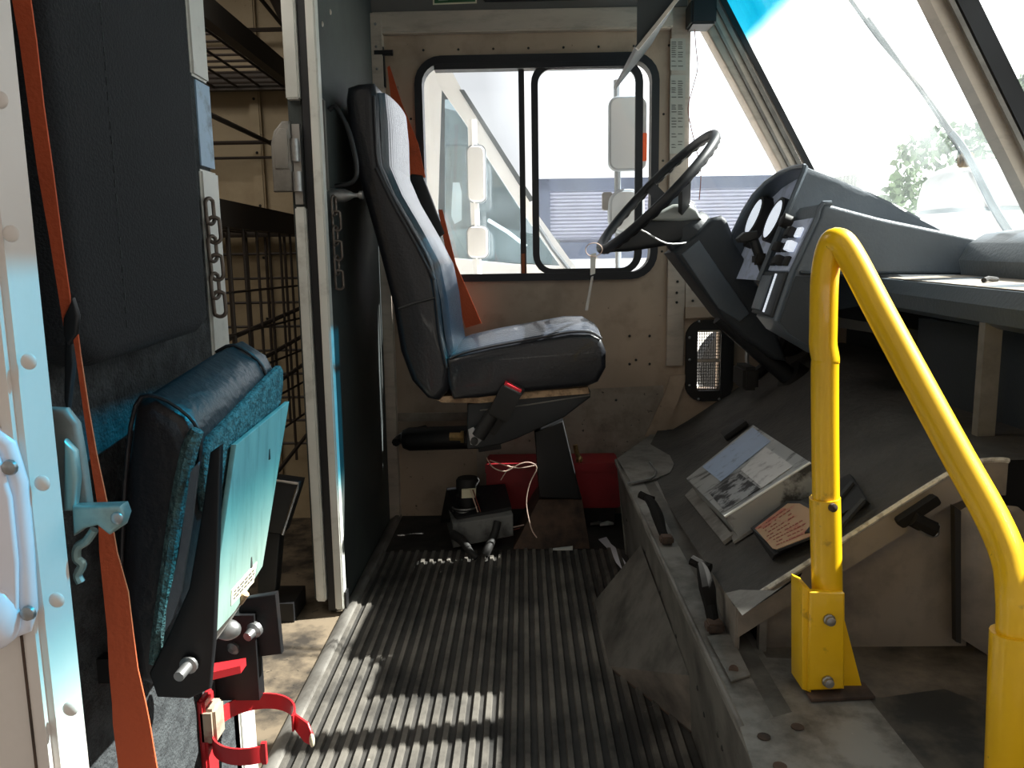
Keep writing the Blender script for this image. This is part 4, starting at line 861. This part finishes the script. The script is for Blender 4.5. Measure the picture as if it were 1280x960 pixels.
for z_, hh in ((1.285,.05),(.885,.055)):
    sf = bpy.data.objects.new('shelf', None); 
    b = MB()
    for x_ in (RX0,RX1): b.bar((x_,RY0,z_),(x_,RY1,z_),.025,hh)
    for y_ in (RY0,RY1): b.bar((RX0,y_,z_),(RX1,y_,z_),.025,hh)
    sf = b.build('shelf_frame', M['rackm'], rk)
    b = MB()
    for k in range(20): x_ = RX0+(RX1-RX0)*(k+.5)/20; b.tube([(x_,RY0,z_-.015),(x_,RY1,z_-.015)],.0035,5)
    for k in range(14): y_ = RY0+(RY1-RY0)*(k+.5)/14; b.tube([(RX0,y_,z_-.01),(RX1,y_,z_-.01)],.0035,5)
    b.build('wire_deck', M['rackm'], sf)
b = MB()
for z_ in (.74,.67,.60,.53,.46,.39,.32,.25,1.08,.81): b.tube([(RX0,RY1+.012,z_),(RX1,RY1+.012,z_)],.0042,6)
for k in range(24): x_ = RX0+(RX1-RX0)*k/23; b.tube([(x_,RY1+.008,.20),(x_,RY1+.008,.86)],.0042,6)
b.build('back_mesh', M['rackm'], rk)
b = MB()
for z_, dz in ((1.08,.0),(1.40,.06),(.66,-.05),(.58,-.05),(.50,-.05),(.30,-.1)): b.tube([(RX1,RY0,z_+dz),(RX1,RY1,z_)],.0055,6)
for k in range(9): y_ = RY0+(RY1-RY0)*(k+.4)/9; b.tube([(RX1+.006,y_,.36),(RX1+.006,y_,.86)],.0035,6)
for z_ in (.36,.45,.54,.63,.72): b.tube([(RX1+.006,RY0,z_),(RX1+.006,RY1,z_)],.003,6)
b.tube([(RX0,RY1,1.12),(RX1,RY1,1.12)],.006,6); b.tube([(RX0,RY1,1.42),(RX1,RY1,1.42)],.006,6)
b.build('end_rod', M['rackm'], rk)
# ================================================================== SMALL FIXTURES ABOVE
sv = thing('sun_visor', 'dark flat sun visor tilted down at the top of the driver side', 'visor', at(815,40,'Y',2.0))
va_, vb_ = at(796,62,'Y',1.86), at(849,-4,'Y',1.86)
MB().slab([va_, vb_, vb_+Vector((.006,0,.008)), va_+Vector((-.004,0,.008))], (0,.42,0), .001).build('visor_board', M['visor'], sv)
MB().cyl(vb_+Vector((-.01,.2,0)), Vector((.40,2.06,1.68)), .007, n=8).build('hinge_arm', M['black'], sv)
MB().bar(va_+Vector((0,-.004,0)), vb_+Vector((0,-.004,0)), .008, .010, (0,1,0)).build('light_edge', M['rail'], sv)
MB().slab([at(796,62,'Y',1.875),at(797,-20,'Y',1.875),at(850,-20,'Y',1.875),at(848,-2,'Y',1.875)], (0,.004,0)).build('side_flap', M['visor'], sv)
cam_ = MB().box((.466,2.30,1.408),(.535,2.385,1.475),.006).build('control_box', M['blackp']); tag(cam_, 'small black box in the top corner of the windshield pillar', 'box')
hw = MB().tube(pxs([(868,33),(870,60),(872,85),(866,110),(860,135),(864,160),(870,185),(876,215),(874,250)],'Y',2.36), .0014, 6, 4).build('hanging_wire', M['wirered']); tag(hw, 'thin dark wire dangling from the black box beside the pillar', 'wire')
# ================================================================== OUTSIDE
GZ = -.62
gd = struct(MB().box((-40,-30,GZ-.05),(60,60,GZ)).build('ground', M['asphalt'])); gd.name = 'floor'
ng = struct(MB().box((-20,-20,GZ),(20,.4,GZ+.004)).build('floor', M['dark_ground']))  # unseen dark ground added on the near side to cut bounced light
# own mirror on the driver side
om = thing('side_mirror', 'large rectangular side mirror with a round convex mirror below, outside the sliding window', 'mirror', at(772,335,'Y',2.75))
YM = 2.75
MB().tube([at(771,100,'Y',YM+.03),at(772,250,'Y',YM+.03),at(773,345,'Y',YM+.03),Vector((.46,2.44,.70))], .011, 8).build('arm', M['mirrorcase'], om)
m0, m1 = at(761,120,'Y',YM), at(809,213,'Y',YM)
mh = MB().slab(rrect(m0.x,m1.x,m1.z,m0.z,.03,YM), (0,.035,0), .006).build('mirror_head', M['mirrorcase'], om)
MB().slab(rrect(m0.x+.008,m1.x-.02,m1.z+.008,m0.z-.008,.024,YM-.001), (0,-.002,0)).build('mirror_pane', M['mirror'], mh)
MB().slab(rrect(m1.x-.018,m1.x-.002,m1.z+.03,(m0.z+m1.z)/2,.004,YM-.002), (0,-.002,0)).build('orange_reflector', M['orange'], mh)
m0, m1 = at(761,236,'Y',YM), at(806,292,'Y',YM)
mh = MB().slab(rrect(m0.x,m1.x,m1.z,m0.z,.05,YM), (0,.05,0), .012).build('convex_head', M['mirrorcase'], om)
MB().slab(rrect(m0.x+.01,m1.x-.01,m1.z+.01,m0.z-.01,.04,YM-.001), (0,-.004,0), .003).build('convex_pane', M['mirror'], mh)
MB().box(at(755,240,'Y',YM+.02)-Vector((.005,0,.06)), at(755,240,'Y',YM+.02)+Vector((.03,.03,.0)), .004).build('clamp', M['alu_dark'], om)
# long trailer
YT = 7.0
tl = thing('trailer', 'long pale corrugated trailer parked beyond the sliding window', 'trailer', (1.3,YT+1,GZ))
b = MB(); z_ = .94
zt = 1.475; pts = []
while z_ < zt-.10:
    pts += [(z_,0),(z_+.012,.012),(z_+.018,.012),(z_+.026,0)]; z_ += .030
rows = [[Vector((xx,YT+o,z)) for z, o in pts] for xx in (.16,2.36)]
b.grid(rows); b.build('corrugated_side', M['trailer'], tl, flat=True)
MB().box((.14,YT-.02,zt-.10),(2.40,YT+2.0,zt)).build('top_rail', M['trailer_d'], tl)
MB().box((.15,YT+.03,.94),(2.38,YT+2.0,zt-.1)).build('trailer_body', M['trailer'], tl)
MB().box((.14,YT-.02,.82),(.24,YT+.02,zt)).build('corner_post', M['trailer_d'], tl)
MB().box((.14,YT-.03,.80),(2.4,YT+2.0,.94)).build('bottom_rail', M['trailer_d'], tl)
for xx in (.45,.75,2.0): MB().cyl((xx,YT+.25,GZ+.40),(xx,YT+.50,GZ+.40),.40,n=24).build('wheel', M['rubberk'], tl)
MB().box((.3,YT+.3,GZ),(.4,YT+.4,.80)).box((2.1,YT+.3,GZ),(2.2,YT+.4,.80)).build('landing_leg', M['trailer_d'], tl)
# neighbouring white step van
YV = 4.4
tv = thing('step_van', 'white step van parked alongside, seen through the left window pane', 'van', (-.6,YV+.9,GZ))
tvp = lambda L, y=YV: pxs(L,'Y',y)
MB().slab(tvp([(480,60),(548,84),(560,96),(552,112),(545,345),(480,345)]), (0,.12,0)).build('body_side', M['truckw'], tv)
MB().slab(tvp([(545,84),(562,84),(592,140),(668,262),(720,335),(706,340),(655,268),(580,152),(552,112)]), (0,.05,0)).build('windshield_pillar', M['truckw'], tv)
MB().slab(tvp([(574,112),(580,112),(668,250),(662,252)],YV-.01), (0,.02,0)).build('gasket', M['truckd'], tv)
MB().slab(tvp([(480,62),(556,84),(562,82),(548,72),(480,52)],YV-.01), (0,.10,0)).build('roof', M['truckw'], tv)
MB().slab(tvp([(545,320),(640,330),(715,333),(740,360),(740,700),(480,700),(480,340)]), (0,1.2,0)).build('hood', M['truckw'], tv)
MB().slab(tvp([(548,112),(556,112),(655,268),(690,318),(690,330),(548,325)],YV+.02), (0,.006,0)).build('side_glass', M['truckglass'], tv)
MB().slab(tvp([(556,135),(574,140),(604,190),(650,262),(650,345),(556,345)],YV+1.0), (0,.04,0)).build('cab_back', M['truckg'], tv)
MB().slab(tvp([(545,345),(545,290),(620,282),(700,300),(700,345)],YV+.5), (0,.6,0)).build('cab_dash', M['truckg'], tv)
MB().slab(tvp([(548,112),(572,115),(660,255),(690,300),(684,302),(648,255),(566,124),(556,124),(556,325),(548,325)],YV+.01), (0,.012,0)).build('door_frame', M['truckd'], tv)
MB().slab(tvp([(566,228),(574,228),(577,240),(577,275),(568,280),(564,270)],YV+.99), (0,.01,0)).build('rear_window', M['truckw'], tv)
MB().tube(tvp([(590,150),(593,250),(597,345)],YV-.35), .022, 8).build('mirror_arm', M['truckw'], tv)
for (x0,x1,y0,y1) in ((584,607,182,252),(584,610,283,322)):
    a, c = at(x0,y0,'Y',YV-.38), at(x1,y1,'Y',YV-.38)
    mm = MB().slab(rrect(a.x,c.x,c.z,a.z,.03,a.y), (0,.06,0), .01).build('mirror', M['truckw'], tv)
    MB().ring(rrect(a.x-.006,c.x+.006,c.z-.006,a.z+.006,.034,a.y+.01), rrect(a.x+.004,c.x-.004,c.z+.004,a.z-.004,.026,a.y+.01), (0,.03,0)).build('mirror_rim', M['mirrorcase'], mm)
MB().tube(tvp([(610,275),(635,290),(658,308)],YV+.3), .012, 6).build('wiper_arm', M['truckw'], tv)
MB().tube(tvp([(668,275),(690,310),(712,338)],YV-.02), .012, 6).build('hood_strip', M['truckd'], tv)
for xx in (-1.2,.2): MB().cyl((xx,YV+.1,GZ+.36),(xx,YV+.35,GZ+.36),.36,n=24).build('wheel', M['rubberk'], tv)
# wiper on the outside of the windshield
wp = thing('windshield_wiper', 'black windshield wiper lying across the left windshield pane', 'wiper', (ws_x(.80)+.02,1.5,.80))
def wsp(px, py, off=.012):
    off += .05
    d = ray(px,py); n = Vector((1,0,.58)); c0_ = .70+1.195*.58+off
    return CAM+d*((c0_-n.dot(CAM))/n.dot(d))
MB().tube([wsp(1268,300),wsp(1240,255),wsp(1208,190),wsp(1190,165)], [.009,.008,.006,.005], 8, 3).build('arm', mat('wiper_grey',(84,98,108),.5), wp)
MB().tube([wsp(1200,180,.02),wsp(1150,110,.02),wsp(1100,50,.02),wsp(1055,-12,.02)], .0045, 8, 4).build('blade', M['rubberk'], wp)
MB().tube([wsp(1204,196,.012),wsp(1165,135,.012),wsp(1130,85,.012),wsp(1085,22,.012)], .0030, 8, 4).build('rubber_strip', M['rubberk'], wp)
MB().box(wsp(1207,200)-Vector((.012,.012,.014)), wsp(1207,200)+Vector((.012,.012,.014)), .003).build('joint', M['tan'], wp)
# slatted board, tank, trees
sg = thing('slatted_board', 'grey weathered slatted panel on a post beyond the windshield', 'panel', (3.1,8,GZ))
MB().slab(pxs([(1042,222),(1070,217),(1092,256),(1060,256)],'Y',8), (0,.06,0)).build('slats', M['signm'], sg)
MB().box((3.05,8.01,GZ),(3.15,8.05,1.3)).build('post', M['signm'], sg)
tkc = at(1225,265,'Y',9.0)
wt = thing('white_tank', 'round white storage tank beyond the windshield', 'tank', (tkc.x,tkc.y,GZ))
MB().lathe([(.62,GZ-tkc.z),(.62,.15),(.58,.33),(.45,.46),(.25,.53),(.0,.55)], tkc, n=32).build('tank_shell', M['tankw'], wt)
MB().lathe([(.635,-.02),(.635,.02)], tkc, n=32).build('band', M['mirrorcase'], wt)
def tree(px, py, y, r, label, seed):
    c = at(px, py, 'Y', y); rnd = random.Random(seed)
    t = thing('tree', label, 'tree', (c.x,c.y,GZ), 'trees beyond the windshield')
    b = MB()
    for k in range(700):
        u = Vector((rnd.gauss(0,1),rnd.gauss(0,1),rnd.gauss(0,1))).normalized()*(r*rnd.uniform(.45,1)**.6)
        u.z *= .8; p = c+u; s_ = r*.09
        n1 = Vector((rnd.gauss(0,1),rnd.gauss(0,1),rnd.gauss(0,1))).normalized(); n2 = n1.cross(Vector((rnd.gauss(0,1),rnd.gauss(0,1),.3))).normalized()
        b.poly([p-n1*s_, p-n2*s_*.6, p+n1*s_, p+n2*s_*.6])
    b.build('crown', M['leaf'], t, flat=True)
    MB().tube([(c.x,c.y,GZ),(c.x+.1,c.y,c.z-.3*r),(c.x,c.y,c.z+.3*r)],[.14,.10,.04],8,3).build('trunk', M['bark'], t)
tree(1195,225,16,1.35,'bushy tree behind the round white tank', 1)
tree(1320,130,23,1.5,'tree at the right edge beyond the centre windshield post', 2)
tree(1150,258,19,.9,'low distant tree left of the round white tank', 3)
# ================================================================== LIGHT
sc_ = bpy.context.scene
w = bpy.data.worlds.new('sky'); sc_.world = w; w.use_nodes = True
nt = w.node_tree; N, L = nt.nodes, nt.links
bg = N['Background']; tc = N.new('ShaderNodeTexCoord'); dp = N.new('ShaderNodeVectorMath'); dp.operation = 'DOT_PRODUCT'
sun_dir = Vector((1.0,.20,1.03)).normalized()
L.new(tc.outputs['Generated'], dp.inputs[0]); dp.inputs[1].default_value = Vector((.5,1,.3)).normalized()
mr = N.new('ShaderNodeMapRange'); mr.inputs[1].default_value = -.2; mr.inputs[2].default_value = 1.0
L.new(dp.outputs['Value'], mr.inputs[0])
cr = N.new('ShaderNodeValToRGB'); L.new(mr.outputs[0], cr.inputs[0])
cr.color_ramp.elements[0].color = (1,.93,.84,1); cr.color_ramp.elements[1].position = .962; e_ = cr.color_ramp.elements.new(.905); e_.color = (.36,.60,.92,1); cr.color_ramp.elements[1].color = (1,1,1,1)
L.new(cr.outputs[0], bg.inputs['Color'])
ms = N.new('ShaderNodeMapRange'); ms.inputs[1].default_value = .88; ms.inputs[2].default_value = .985; ms.inputs[3].default_value = .62; ms.inputs[4].default_value = 2.2
L.new(dp.outputs['Value'], ms.inputs[0])
mb = N.new('ShaderNodeMapRange'); mb.inputs[1].default_value = .0; mb.inputs[2].default_value = .7; mb.inputs[3].default_value = .5
L.new(dp.outputs['Value'], mb.inputs[0])
mm_ = N.new('ShaderNodeMath'); mm_.operation = 'MULTIPLY'; L.new(ms.outputs[0], mm_.inputs[0]); L.new(mb.outputs[0], mm_.inputs[1])
L.new(mm_.outputs[0], bg.inputs['Strength'])
sun = bpy.data.lights.new('sun', 'SUN'); sun.energy = 14.5; sun.angle = math.radians(.6); sun.color = (1,.96,.9)
so = bpy.data.objects.new('sun', sun); COL.objects.link(so); so.rotation_euler = sun_dir.to_track_quat('Z','Y').to_euler(); so.location = (5,1,6)
cl_ = bpy.data.lights.new('cargo_fill', 'AREA'); cl_.energy = 12; cl_.size = 1.2; cl_.color = (1,.94,.84)  # added area light to brighten the cargo bay; no ceiling lamp is seen
co = bpy.data.objects.new('cargo_fill', cl_); COL.objects.link(co); co.location = (-1.1,1.2,1.64)
# ================================================================== CAMERA, SCALE
cd_ = bpy.data.cameras.new('camera'); cam = bpy.data.objects.new('camera', cd_); COL.objects.link(cam)
cd_.sensor_width = 36; cd_.lens = 36*F/1280; cd_.clip_start = .02; cd_.clip_end = 200
upv = rt.cross(fw)
cam.matrix_world = Matrix(((rt.x,upv.x,-fw.x,CAM.x*S),(rt.y,upv.y,-fw.y,CAM.y*S),(rt.z,upv.z,-fw.z,CAM.z*S),(0,0,0,1)))
sc_.camera = cam
done = set()
for o in sc_.objects:
    if o is cam: continue
    o.location = Vector(o.location)*S
    if o.type == 'MESH' and o.data.name not in done:
        done.add(o.data.name); o.data.transform(Matrix.Scale(S,4))
sc_.view_settings.view_transform = 'Standard'; sc_.view_settings.look = 'None'; sc_.view_settings.exposure = 0.55
